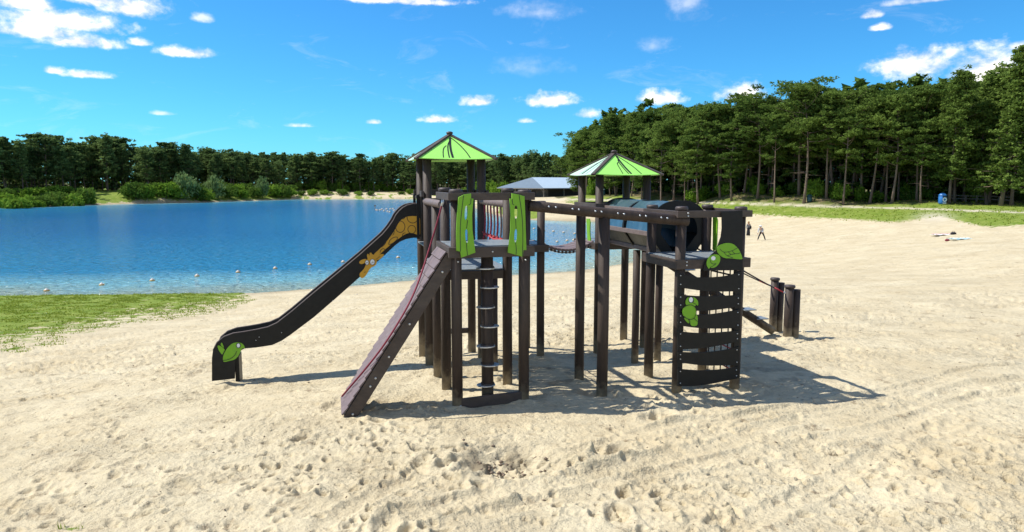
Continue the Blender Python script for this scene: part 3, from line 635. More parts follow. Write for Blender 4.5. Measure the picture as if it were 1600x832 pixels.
# ---- roofs
def roof(gf, a0, b0, eave, apex, arts, lift):
    c = gf(a0 + .5, b0 + .5); hs = .70; top = Vector((c.x, c.y, apex))
    corner = lambda i: c + U * (hs * (1, 1, -1, -1)[i % 4]) + V * (hs * (-1, 1, 1, -1)[i % 4]) + Z * eave
    fin = MB().lathe((c.x, c.y, apex - .05), [(.05, 0), (.045, .05), (.05, .075), (.062, .085), (.062, .11), (.03, .125)], 14)
    fin.bar(gf(a0, b0, eave + .06), gf(a0 + 1, b0 + 1, eave + .06), .05, .06); fin.bar(gf(a0, b0 + 1, eave + .03), gf(a0 + 1, b0, eave + .03), .05, .06)
    r_ = part(fin, 'roof', 'cap')
    cs = [corner(i) for i in range(4)]
    for i in range(4):
        p, q = cs[i - 1], cs[i]            # i=0 front, 1 right, 2 back, 3 left
        n_ = (q - p).cross(top - p).normalized(); n_ = n_ if n_.z > 0 else -n_
        dip = -((q - p).cross(n_).normalized()); dip = dip if dip.z < 0 else -dip
        K = 9; edge = [p.lerp(q, k / K) + dip * (.035 * math.sin(math.pi * k / K)) for k in range(K + 1)]
        part(MB().prism([e for e in edge] + [top], n_ * .014), 'roof_panel', 'roofglare' if i == 3 else 'roofgreen', r_)
        s = MB(); mid = (p + q) / 2
        for ln, w in arts:               # leaf lines, given on the front panel as (sideways, up the slope)
            pts = [p + (q - p) * (.5 + u * .5) + (top - mid) * v_ for u, v_ in [(pt.x, pt.y) for pt in smooth_open(ln, 2)]]
            s.strip(pts, n_, w * 1.35, .0175)
        part(s, 'leaf_line', 'blackline', r_)
    for i in range(4):
        d_ = (top - cs[i]); n_ = Vector((cs[i].x - c.x, cs[i].y - c.y, 0)).normalized(); up = (n_ - d_.normalized() * n_.dot(d_.normalized())); up = -up if up.z < 0 else up
        part(MB().bar(cs[i] - d_ * .035 + up.normalized() * .015, top + up.normalized() * .015 - d_ * .02, .075, .04, up), 'hip_trim', 'plank', r_, .006)
    return r_
art1 = [([(0.0, .88), (.16, .62), (.30, .28), (.36, 0.01)], .016), ([(-.01, .88), (-.06, .6), (-.09, .3), (-.085, .01)], .03), ([(-.05, .72), (-.13, .55), (-.17, .25), (-.175, .01)], .016), ([(-.17, .52), (-.26, .42), (-.31, .2), (-.325, .01)], .013)]
art2 = [([(0.0, .9), (.18, .6), (.32, .3), (.40, 0.01)], .016), ([(0.0, .88), (.01, .6), (.04, .3), (.10, .01)], .03), ([(0.0, .72), (-.05, .6), (-.03, .3), (.02, .01)], .016), ([(-.06, .55), (-.13, .5), (-.14, .2), (-.15, .01)], .013)]
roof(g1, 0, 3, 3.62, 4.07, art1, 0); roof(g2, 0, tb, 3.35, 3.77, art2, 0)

# ---- slide on the left
mid = (PT['E'] + PT['F']) / 2
SW = .52; npl = mid - V * (SW / 2); nrm = -V
top_px = [(655, 319), (645, 319.5), (636, 321.6), (629, 325.5), (623.6, 330.6), (618.5, 337), (614.6, 345), (607, 356), (598, 366.7), (562, 399), (526, 429), (490, 458.6), (454, 489), (441, 499), (432.6, 505.5), (418, 512), (400, 516), (380, 519.5), (364, 521.7), (349.6, 527), (338.8, 536), (332.5, 548.7), (331, 560), (331, 596)]
bot_px = [(367, 592), (367.7, 561), (371, 551), (382, 545), (400, 543.5), (425, 539.7), (440, 533), (454, 523.5), (490, 496.5), (526, 465.5), (562, 433.4), (598, 402), (616.4, 384.7), (625, 378), (634.4, 374), (645, 372), (655, 372)]
tp = trace(top_px, npl, nrm); bt = trace(bot_px, npl, nrm)
chute_mb = MB(); prof = [p - Z * .17 for p in tp[:19]] + [tp[19] - Z * .19]
vs = []; fs = []
for p in prof:
    vs += [p + V * .02, p + V * (SW - .02)]
for i in range(len(prof) - 1): fs.append((2 * i, 2 * i + 1, 2 * i + 3, 2 * i + 2))
chute_mb.add(vs, fs, True)
slide = part(chute_mb, 'slide', 'chute')
sol = slide.modifiers.new('thick', 'SOLIDIFY'); sol.thickness = .006
outl = tp + bt
n_side = part(MB().prism(outl, V * .028), 'side_panel', 'black', slide, .004)
f_side = part(MB().prism([p + V * (SW - .028) for p in outl], V * .028), 'side_panel', 'black', slide, .004)
def edge_strip(off):
    e = MB(); q = [p + Z * .004 for p in tp[:22]]
    for i in range(len(q) - 1):
        n_ = (q[i + 1] - q[i]).cross(V).normalized(); n_ = n_ if n_.z > 0 else -n_
    e.tube([p + V * off + Z * .003 for p in q], .0085, 6); return e
part(edge_strip(.014), 'edge_bead', 'pinkwood', slide); part(edge_strip(SW - .014), 'edge_bead', 'pinkwood', slide)
foot = MB(); fp = on_plane(367, 575, npl, nrm)
foot.box(fp + V * .26 + U * .03 - Z * .12, U * .035, V * .2, Z * .3); part(foot, 'foot_block', 'black', slide)
for s_ in (-.02, SW - .01):                     # tall boards beside the slide mouth
    b_ = MB(); e0 = on_plane(654, 372, npl, nrm)
    for k in (0, .09):
        b_.prism([e0 + V * s_ - U * (.03 - k) + Z * z + U * x for x, z in ((0, -.02), (.05, -.02), (.05, .80), (0, .78))], V * .028)
    part(b_, 'mouth_board', 'black', slide, .004)
part(MB().bar(e0 + U * .02 + V * .02 + Z * .74, e0 + U * .02 + V * (SW - .03) + Z * .74, .04, .05), 'mouth_bar', 'post', slide)
def motif(polys, org, sc, p0, n, layers, parent, thick=.008):
    """polys: (outline, material, name, layer)."""
    n = Vector(n)
    for outl_, m_, nm, ly in polys:
        w = trace(outl_, p0, n, org, sc); part(MB().prism([p + n * (.002 + ly * .005) for p in w], n * thick), nm, m_, parent)
def lines(lns, org, sc, p0, n, w, parent, off=.0225, name='drawn_line', m='blackline'):
    s = MB()
    for ln in lns: s.strip(trace(sm2(ln), p0, n, org, sc), n, w, off)
    part(s, name, m, parent)
nf = -V; p_f = npl
ZG = (540, 310); SG = 5.946
neck = smooth_closed([(250, 530), (330, 460), (400, 380), (455, 300), (500, 215), (545, 178), (600, 165), (688, 168), (692, 230), (692, 362), (660, 335), (600, 320), (555, 332), (500, 370), (420, 430), (350, 490), (300, 540), (270, 580)], 1)
head = smooth_closed([(240, 515), (285, 540), (292, 590), (282, 622), (240, 642), (220, 662), (192, 715), (165, 742), (140, 742), (126, 715), (135, 690), (165, 665), (188, 620), (198, 570), (220, 528)], 2)
motif([(neck, 'ochre', 'giraffe_neck', 0), (head, 'ochre', 'giraffe_head', 1), (smooth_closed([(122, 597), (140, 575), (185, 560), (205, 578), (170, 607), (140, 614)]), 'ochre', 'giraffe_ear', 1),
       (smooth_closed([(270, 562), (310, 525), (352, 515), (357, 535), (310, 572), (283, 578)]), 'ochre', 'giraffe_ear', 1), (smooth_closed([(204, 560), (196, 528), (206, 515), (216, 522), (222, 556)], 1), 'ochre', 'giraffe_horn', 2),
       (smooth_closed([(226, 548), (220, 515), (232, 503), (244, 512), (246, 542)], 1), 'ochre', 'giraffe_horn', 2), (ell(198, 597, 17, 23), 'white', 'giraffe_eye', 2), (ell(248, 592, 23, 28), 'white', 'giraffe_eye', 2)], ZG, SG, p_f, nf, 0, n_side)
lines([ell(507, 265, 44, 54) + [(551, 265)], [(570, 172), (575, 205), (600, 228), (635, 232), (660, 215), (672, 178)], ell(614, 290, 37, 38) + [(651, 290)], [(400, 432), (405, 395), (440, 365), (480, 358), (483, 378), (450, 410), (405, 434)],
       [(335, 455), (360, 432), (377, 405), (374, 395)], [(320, 505), (325, 478), (355, 465), (365, 480)], [(525, 350), (535, 325), (555, 322)], [(435, 345), (448, 330), (452, 305)], [(527, 195), (540, 190), (552, 178)]], ZG, SG, p_f, nf, .011, n_side, .013)
lines([ell(198, 597, 17, 23) + [(215, 597)], ell(248, 592, 23, 28) + [(271, 592)], [(170, 690), (188, 682)], [(190, 605), (200, 590), (204, 600)], [(240, 605), (252, 588), (258, 598)], [(285, 565), (320, 540)]], ZG, SG, p_f, nf, .007, n_side, .023)
ZB = (320, 500); SB = 8.317
motif([(smooth_closed([(235, 545), (238, 470), (265, 408), (310, 345), (360, 305), (420, 290), (470, 298), (505, 322), (527, 368), (488, 368), (472, 400), (455, 440), (420, 492), (380, 520), (330, 530), (280, 545)], 1), 'green', 'bird_body', 0),
       (smooth_closed([(232, 462), (185, 402), (160, 333), (200, 335), (242, 365), (264, 395)], 1), 'green', 'bird_tail', 0), (smooth_closed([(252, 368), (203, 325), (220, 288), (241, 330)], 1), 'green', 'bird_tail', 1), (ell(438, 332, 26, 31), 'white', 'bird_eye', 1)], ZB, SB, p_f, nf, 0, n_side)
lines([[(238, 525), (300, 520), (360, 490), (400, 450), (415, 405)], [(232, 462), (244, 430), (264, 395)], ell(438, 332, 26, 31) + [(464, 332)]], ZB, SB, p_f, nf, .010, n_side, .018)
bolts(trace([(558, 460), (520, 470), (405, 527), (440, 520), (400, 532)], p_f, nf), nf, n_side, .009)

# ---- ramp with tiles on the left of the high deck
rt, rb = PT['A'] - U * .13 - V * .02 + Z * 2.23, Vector((-2.33, 9.45, -.02))
rdir = (rb - rt).normalized(); rn = rdir.cross(V).normalized(); rn = rn if rn.z > 0 else -rn
RW = .80; RL = (rb - rt).length
ramp = part(MB().prism([rt + rn * .0, rb + rn * .0, rb - rn * .17 + rdir * .02, rt - rn * .17 - rdir * .05], V * .05), 'ramp', 'plank', bevel=.006)
part(MB().prism([rt + V * (RW - .05), rb + V * (RW - .05), rb - rn * .17 + rdir * .02 + V * (RW - .05), rt - rn * .17 - rdir * .05 + V * (RW - .05)], V * .05), 'side_board', 'plank', ramp, .006)
NR = 18
for i in range(NR):
    for c_, (w0, w1) in enumerate(((-.015, .41), (.418, RW + .015))):
        t0, t1 = i * RL / NR, (i + 1) * RL / NR - .006
        a_, b_ = rt + rdir * t0, rt + rdir * t1
        mb = MB().prism([a_ + rn * .012 + V * w0, a_ + rn * .028 + V * w0, b_ + rn * .046 + V * w0, b_ + rn * .02 + V * w0], V * (w1 - w0))
        part(mb, 'tile', 'tile', ramp, .004)
bolts([rt + rdir * (RL * f) - rn * .09 - V * .003 for f in (.1, .42, .62, .75, .8, .97)], -V, ramp, .018)
rp0 = PT['C'] - V * .30
rope_px = [(692, 315), (684, 345), (672, 385), (655, 440), (640, 475), (618, 512), (600, 540), (580, 566), (560, 590), (533, 621)]
rpt = []
for q in smooth_open(rope_px, 2):                       # hangs free at the top, then lies on the tiles
    a_, b_ = on_plane(q.x, q.y, rp0, V), on_plane(q.x, q.y, rt + rn * .075, rn)
    rpt.append(a_ if (a_ - CAM).length < (b_ - CAM).length or b_.z > 2.2 else b_)
rpt = [sum((rpt[min(max(k + j, 0), len(rpt) - 1)] for j in range(-2, 3)), Vector()) / 5 for k in range(len(rpt))]
part(MB().tube(rpt, .013, 8), 'rope', 'rope', ramp)
part(MB().tube([rpt[0] + Z * .07, rpt[0], rpt[2]], [.02, .022, .016], 8), 'rope_shackle', 'steel', ramp)

# ---- peg ladder under the front edge
lp = (PT['A'] + PT['B']) / 2 + V * .17 - U * .015
pole = part(MB().cyl(lp - Z * .3, lp + Z * 2.18, .088, n=20), 'ladder_pole', 'post')
for i, y in enumerate((421, 451, 482, 512, 543, 572.6, 604)):
    sh = (-1 if i % 2 == 0 else 1) * .03; cpt = on_plane(lp.x, 0, lp, V)
    z_ = on_plane(767, y, lp - V * .09, V).z
    for_ = [lp + U * (sh + .14 * math.cos(t)) + V * (-.03 + .12 * math.sin(t)) + Z * z_ for t in (2 * math.pi * k / 16 for k in range(16))]
    part(MB().prism(for_, Z * .018), 'step_plate', 'steel', pole, .004)
    part(MB().lathe(lp + Z * (z_ + .018), [(.105, 0), (.1, .02)], 12), 'step_collar', 'plank', pole)

# ---- lime green hand grips
def mirror(pts, ax): return [(2 * ax - x, y) for x, y in pts]
hp0 = PT['A'] - V * .155; HO = (690, 290); HS = 6.4
sil = [(170, 120), (220, 96), (292, 82), (292, 134), (315, 134), (302, 300), (306, 450), (335, 670), (196, 720), (187, 660), (148, 650), (148, 450), (158, 250)]
sil_r = [(825, 110), (770, 95), (703, 82), (703, 135), (680, 135), (690, 300), (690, 450), (663, 670), (808, 712), (815, 643), (844, 645), (838, 450), (832, 250)]
def slot(x0, x1, y0, y1, sk=0): return smooth_closed([(x0, y0), (x1, y0), (x1 + sk, y1), (x0 + sk, y1)], 2)
for sl, hl, ln in ((sil, [slot(232, 264, 198, 346, -8), slot(230, 264, 438, 577, 8)], [[(218, 98), (195, 280), (182, 450), (187, 660)], [(292, 134), (290, 185), (268, 196)], [(258, 345), (248, 430)], [(248, 575), (250, 640), (258, 700)]]),
                   (sil_r, [slot(724, 762, 198, 336, 0), slot(727, 759, 434, 572, -6)], [[(772, 97), (800, 280), (812, 450), (806, 712)], [(703, 135), (706, 190), (722, 196)], [(738, 336), (742, 432)], [(738, 572), (745, 640), (742, 690)]])):
    h_ = holed_plate('hand_grip', trace(sl, hp0, -V, HO, HS), [trace(q, hp0, -V, HO, HS) for q in hl], hp0, -V, .022, 'green', root)
    lines(ln, HO, HS, hp0, -V, .009, h_, .0165)
gp = PT['U'] + U * .10
g_ = part(MB().prism(trace(sm2([(1113.5, 340), (1121, 340), (1120, 362), (1119.2, 388), (1113, 395), (1113.5, 370)], 1), gp, -U), U * .02), 'hand_grip', 'green', bevel=.003)
gp = PT['N'] - U * .10
g_ = part(MB().prism(trace(sm2([(916, 342), (922, 342), (921, 365), (923, 379), (918, 379), (917, 362)], 1), gp, -U), U * .02), 'hand_grip', 'green', bevel=.003)

# ---- rope net beside the lower deck
net = MB(); Gp, Ip = PT['G'], PT['I']
nets = part(MB().tube([Gp + V * .1 + Z * 2.30, (Gp + Ip) / 2 + Z * 2.24, Ip - V * .1 + Z * 2.30], .013, 7), 'rope_net', 'redrope')
for k in range(7):
    f_ = .12 + .76 * k / 6; a_ = Gp.lerp(Ip, f_) + Z * 2.83; b_ = Gp.lerp(Ip, f_ + .03) + Z * 2.03 - U * .03; m_ = (a_ + b_) / 2 + U * .05
    part(MB().tube(smooth_open([a_ + U * .06, a_ + Z * .03, m_, b_], 2), .017, 7), 'net_rope', 'ropebrown' if k % 2 else 'rope', nets)
    part(MB().lathe(Gp.lerp(Ip, f_ + .02) + Z * 2.245 + U * .02, [(.02, 0), (.03, .015), (.03, .04), (.02, .055)], 8), 'net_knot', 'redrope', nets)
part(MB().tube([Gp + V * .1 + Z * 2.02, Ip - V * .1 + Z * 2.02], .012, 7), 'net_rope', 'ropebrown', nets)

# ---- sagging plank bridge between the towers
ja, jb = (PT['J'] + PT['K']) / 2 + U * .06 + Z * 2.05, (PT['N'] + PT['W']) / 2 - U * .06 + Z * 2.05
sagp = lambda t: ja.lerp(jb, t) - Z * (.15 * 4 * t * (1 - t))
br = MB()
for s_ in (-.34, .34): br.tube([sagp(k / 14) + V * s_ - Z * .055 for k in range(15)], .014, 6)
bridge = part(br, 'plank_bridge', 'steel')
NB = 14
for i in range(NB):
    t = (i + .5) / NB; c_ = sagp(t); d_ = (sagp(t + .02) - sagp(t - .02)).normalized()
    part(MB().bar(c_ - V * .40, c_ + V * .40, .066, .045, d_.cross(V)), 'plank', 'tile', bridge, .004)
    part(MB().bar(c_ - V * .38 - Z * .045, c_ - V * .33 - Z * .045, .03, .05), 'chain_block', 'plank', bridge)

# ---- octagonal crawl tunnel
tv = lambda a, z, b: g2(0, 1) + U * (a * CELL) + V * b + Z * z
sec = [(.24, 2.06), (.03, 2.36), (.09, 2.72), (.30, 2.875), (.70, 2.875), (.91, 2.72), (.97, 2.36), (.76, 2.06)]
tun = part(MB().prism([tv(a, z, .02) for a, z in ((.24, 2.03), (.76, 2.03), (.76, 2.06), (.24, 2.06))], V * (TL - .04)), 'crawl_tunnel', 'greypanel')
kinds = ['greypanel', 'blue', 'glasstop', 'glasstop', 'glasstop', 'blue', 'greypanel']
for i in range(7):
    (a, z), (a2, z2) = sec[i], sec[i + 1]; dn = Vector((z2 - z, 0, -(a2 - a)))
    inw = (U * -(z2 - z) * -1 + Z * -(a2 - a)).normalized() * .014
    for (b0, b1) in ((.03, TL / 2 - .02), (TL / 2 + .02, TL - .03)):
        part(MB().prism([tv(a, z, b0), tv(a2, z2, b0), tv(a2, z2, b1), tv(a, z, b1)], inw), 'tunnel_panel', kinds[i], tun)
for (a, z) in ((.22, 2.06), (.015, 2.36), (.08, 2.725), (.92, 2.725), (.985, 2.36), (.78, 2.06)):
    part(MB().bar(tv(a, z, .02), tv(a, z, TL - .02), .05, .075), 'tunnel_rail', 'pinkwood', tun, .005)
def arch(b, r_out, w, th, m='black'):
    o_, i_ = [], []
    for k in range(25):
        t = math.pi * k / 24; ca, sa = math.cos(t), math.sin(t)
        e = .8; x = math.copysign(abs(ca) ** e, ca); y_ = sa ** e
        o_.append(tv(.5 - x * (.52 + r_out), 2.36 + y_ * (.54 + r_out), b)); i_.append(tv(.5 - x * (.52 + r_out - w), 2.36 + y_ * (.54 + r_out - w), b))
    lo = [tv(.78 + r_out, 2.02, b)], [tv(.78 + r_out - w, 2.05, b)]
    o2 = [tv(.22 - r_out, 2.02, b)] + o_ + [tv(.78 + r_out, 2.02, b)]; i2 = [tv(.22 - r_out + w, 2.05, b)] + i_ + [tv(.78 + r_out - w, 2.05, b)]
    mb = MB(); n_ = len(o2)
    vs = o2 + i2 + [p + V * th for p in o2] + [p + V * th for p in i2]; fs = []
    for k in range(n_ - 1):
        fs += [(k, k + 1, n_ + k + 1, n_ + k), (2 * n_ + k, 3 * n_ + k, 3 * n_ + k + 1, 2 * n_ + k + 1), (k, 2 * n_ + k, 2 * n_ + k + 1, k + 1), (n_ + k, n_ + k + 1, 3 * n_ + k + 1, 3 * n_ + k)]
    mb.add(vs, fs); part(mb, 'tunnel_arch', m, tun)
shade_liner = [(.27, 2.09), (.065, 2.36), (.12, 2.70), (.31, 2.84), (.69, 2.84), (.88, 2.70), (.935, 2.36), (.73, 2.09)]  # black sheet added inside to paint the tunnel's interior shade
lm = MB(); n8 = len(shade_liner)
lm.add([tv(a, z, b) for b in (.05, TL - .05) for a, z in shade_liner], [(k, (k + 1) % n8, n8 + (k + 1) % n8, n8 + k) for k in range(n8)]); part(lm, 'tunnel_shade_liner', 'black', tun)
arch(.005, .01, .2, .03); arch(TL / 2 - .03, -.012, .06, .06); arch(TL - .035, .01, .13, .03)
sq = MB()
for k in range(9):
    b = .16 + k * .105 if k < 5 else .72 + k * .105
    pts = []
    for j in range(12):
        f_ = j / 11; a = .24 - .21 * f_; z = 2.06 + .3 * f_
        pts.append(tv(a, z, b + .035 * math.sin(f_ * 7)) - U * .009)
    sq.strip(pts[3:10], (-U * .8 - Z * .58), .010, .009)
part(sq, 'drawn_line', 'blackline', tun)

# ---- climbing wall of curved slats on the right
wp0 = PT['T'] - V * .16
WL, WR = 1059.0, 1157.5
wall_mb = MB()
left_px = [(1059, 428), (1066, 428), (1064.5, 604), (1058.5, 604)]; right_px = [(1150, 424), (1158.5, 424), (1154.6, 591), (1147, 591)]
for q in (left_px, right_px): wall_mb.prism(trace(q, wp0 + V * .02, -V), V * .02)
wall = part(wall_mb, 'climbing_wall', 'black')
SL = [([427, 433.8, 434, 432, 424.4], [449.6, 453.5, 456, 456, 455.4]), ([460.5, 463, 463.2, 462.5, 461], [482, 486.4, 486, 482.5, 479]), ([490, 492.5, 491.8, 488, 483.5], [508.8, 512.7, 514, 514, 512.4]),
      ([518, 520.7, 521, 519, 516.7], [546.4, 545.6, 543.5, 538.5, 533.6]), ([550.3, 551.3, 550.5, 547, 542], [566.4, 570.3, 572, 571.5, 570.3]), ([576.6, 579, 579.2, 577, 573.4], [604, 604, 601.3, 596, 591.4])]
for k, (tpy, bty) in enumerate(SL):
    y_m = (tpy[0] + bty[0]) / 2; xr = WR + 1 - (y_m - 424) / 167 * 4.0; xl = WL + 1 - (y_m - 424) / 167 * .5
    xs = [xl + (xr - xl) * f for f in (0, .27, .5, .77, 1)]
    tpp = sm2(list(zip(xs, tpy))); btp = sm2(list(zip(xs, bty)))[::-1]
    s_ = part(MB().prism(trace(tpp + btp, wp0, -V), V * .018), 'slat', 'black', wall, .003)
    bl = [(xl + 3.5, y) for y in (tpy[0] + 4, bty[0] - 5)] + [(xr - 4, y) for y in (tpy[-1] + 5, bty[-1] - 4)]
    bolts(trace(bl, wp0, -V), -V, s_, .010)
pan = [(605, 150), (835, 132), (838, 780), (410, 788), (415, 730), (440, 680), (500, 610), (545, 570), (575, 490), (600, 420), (612, 330), (610, 210)]
pn = part(MB().prism(trace(pan, wp0, -V, (1040, 310), 6.936), V * .018), 'shaped_panel', 'black', wall, .003)
ZP = (1040, 310); SP = 6.936
motif([(smooth_closed([(440, 700), (455, 648), (490, 618), (540, 606), (582, 618), (592, 660), (575, 710), (540, 747), (500, 757), (478, 747), (466, 770), (443, 730)], 1), 'green', 'parrot_head', 0), (ell(512, 650, 24, 23), 'white', 'parrot_eye', 1),
       (smooth_closed([(546, 545), (580, 508), (640, 486), (700, 485), (752, 510), (802, 570), (829, 645), (829, 662), (770, 660), (700, 650), (640, 652), (588, 622), (558, 585)], 1), 'green', 'parrot_wing', 0)], ZP, SP, wp0, -V, 0, pn)
lines([[(480, 670), (485, 700), (510, 715), (545, 708)], [(545, 708), (510, 735), (478, 748)], [(585, 550), (605, 575), (640, 588), (720, 570), (775, 538)], [(628, 585), (655, 620), (700, 640), (725, 645)], [(675, 582), (705, 612)], [(715, 570), (745, 603), (790, 600), (812, 585)], [(668, 622), (705, 610), (745, 603)]], ZP, SP, wp0, -V, .008, pn, .0125)
ZQ = (1040, 410); SQ = 6.936
bird = part(MB().prism([p - V * .002 for p in trace(smooth_closed([(190, 490), (230, 463), (282, 460), (316, 490), (330, 530), (322, 570), (302, 606), (270, 621), (225, 612), (190, 582), (174, 535)], 1), wp0, -V, ZQ, SQ)], -V * .010), 'parrot', 'green', wall)
motif([(smooth_closed([(214, 462), (211, 420), (225, 388), (260, 373), (302, 378), (337, 403), (350, 440), (346, 474), (322, 452), (322, 472), (290, 478), (240, 472)], 1), 'green', 'parrot_head', 1), (ell(268, 405, 25, 32), 'white', 'parrot_eye', 2),
       (smooth_closed([(305, 590), (328, 545), (347, 600), (345, 640), (342, 682), (310, 694), (278, 690), (260, 660), (250, 615), (290, 615)], 1), 'green', 'parrot_tail', -.3), (smooth_closed([(190, 595), (248, 618), (257, 670), (220, 642)], 1), 'green', 'parrot_tail', -.35)], ZQ, SQ, wp0, -V, 0, bird)
lines([[(190, 490), (230, 463), (282, 460), (316, 490), (330, 530), (322, 570), (302, 606), (270, 621), (225, 612), (190, 582)], [(302, 606), (318, 625), (340, 640)], [(252, 620), (258, 668)], [(290, 385), (298, 415), (285, 440), (320, 452)], ell(268, 405, 25, 32) + [(293, 405)]], ZQ, SQ, wp0, -V, .008, bird, .022)
# climbing net behind the wall
nb = PT['V'] + U * .02; cn = MB()
cnet = part(MB().tube([PT['U'] + V * .12 + U * .05 + Z * 1.75, PT['V'] - V * .1 + U * .05 + Z * 1.75], .014, 7), 'climbing_net', 'ropedark')
for k in range(5):
    c_ = (PT['U'] + V * .12).lerp(PT['V'] - V * .1, k / 4) + U * .05
    part(MB().tube([c_ + Z * 2.0, c_ + Z * .05], .011, 6), 'net_rope', 'ropedark', cnet)
for k in range(5):
    z_ = .25 + .33 * k
    part(MB().tube([PT['U'] + V * .1 + U * .05 + Z * z_, PT['V'] - V * .08 + U * .05 + Z * (z_ + .02)], .011, 6), 'net_rope', 'redrope' if k < 2 else 'ropedark', cnet)

# ---- stepping beam down to the right, with gate posts and rope handrails
q0 = (PT['Q'] + PT['O']) / 2 + U * .1 + Z * 1.93; q1 = Vector((5.62, 14.92, 0.02))
sb = part(MB().cyl(q0, q1, .085, n=18), 'stepping_beam', 'post')
sdir = (q1 - q0).normalized()
for k in range(8):
    c_ = q0.lerp(q1, .1 + .115 * k) + Z * .105; s_ = V * (.05 if k % 2 else -.05)
    part(MB().box(c_ + s_, U * .14, V * .15, Z * .012), 'step_plate', 'deck', sb, .01)
    part(MB().bar(c_ + s_ - Z * .012 - U * .06, c_ + s_ - Z * .012 + U * .06, .08, .05), 'step_bracket', 'steel', sb)
for (x, y, top, r, cap) in ((5.77, 15.3, 1.13, .082, True), (5.93, 15.36, 1.04, .074, False), (5.77, 14.47, 1.09, .09, True), (5.93, 14.5, 1.02, .076, False)): post((x, y, 0), top, r, cap)
for (a_, b_) in ((PT['Q'] + U * .08 + Z * 2.75, Vector((5.70, 14.47, .9))), (PT['O'] + U * .08 + Z * 2.75, Vector((5.70, 15.3, .93)))):
    r_ = MB()
    for o_ in (0, .035): r_.tube([a_.lerp(b_, k / 10) - Z * (.10 * 4 * (k / 10) * (1 - k / 10)) - Z * o_ * (1 - k / 10) for k in range(11)], .011, 7)
    rr = part(r_, 'hand_rope', 'ropedark')
    part(MB().tube([b_ + (a_ - b_) * .09 + Z * -.03, b_ + (a_ - b_) * .02], .016, 7), 'rope_end', 'redrope', rr); part(MB().tube([b_ + (a_ - b_) * .022, b_ + Vector((.03, 0, 0))], .02, 7), 'rope_shackle', 'steel', rr)
#@@REST
# ------------------------------------------------------------------ pines
rng = np.random.default_rng(11)
def tris_blob(cent, n, rad, size, rg, flat=0.5):
    """n small leaf triangles spread through an ellipsoid about each centre."""
    k = len(cent); c = np.repeat(cent, n, 0); rad = np.repeat(rad, n, 0)
    d = rg.normal(size=(k * n, 3)); d /= np.linalg.norm(d, axis=1, keepdims=True)
    c = c + d * rad * (rg.random((k * n, 1)) ** 0.45)
    a = rg.normal(size=(k * n, 3)); a[:, 2] *= flat; a /= np.linalg.norm(a, axis=1, keepdims=True)
    b = rg.normal(size=(k * n, 3)); b[:, 2] *= flat; b -= a * (a * b).sum(1, keepdims=True); b /= np.linalg.norm(b, axis=1, keepdims=True) + 1e-6
    s = size * (0.6 + 0.8 * rg.random((k * n, 1)))
    v = np.stack([c - a * s * .55 - b * s * .34, c + a * s * .6 - b * s * .06, c - a * s * .12 + b * s * .5], 1).reshape(-1, 3)
    return v, np.arange(len(v)).reshape(-1, 3)
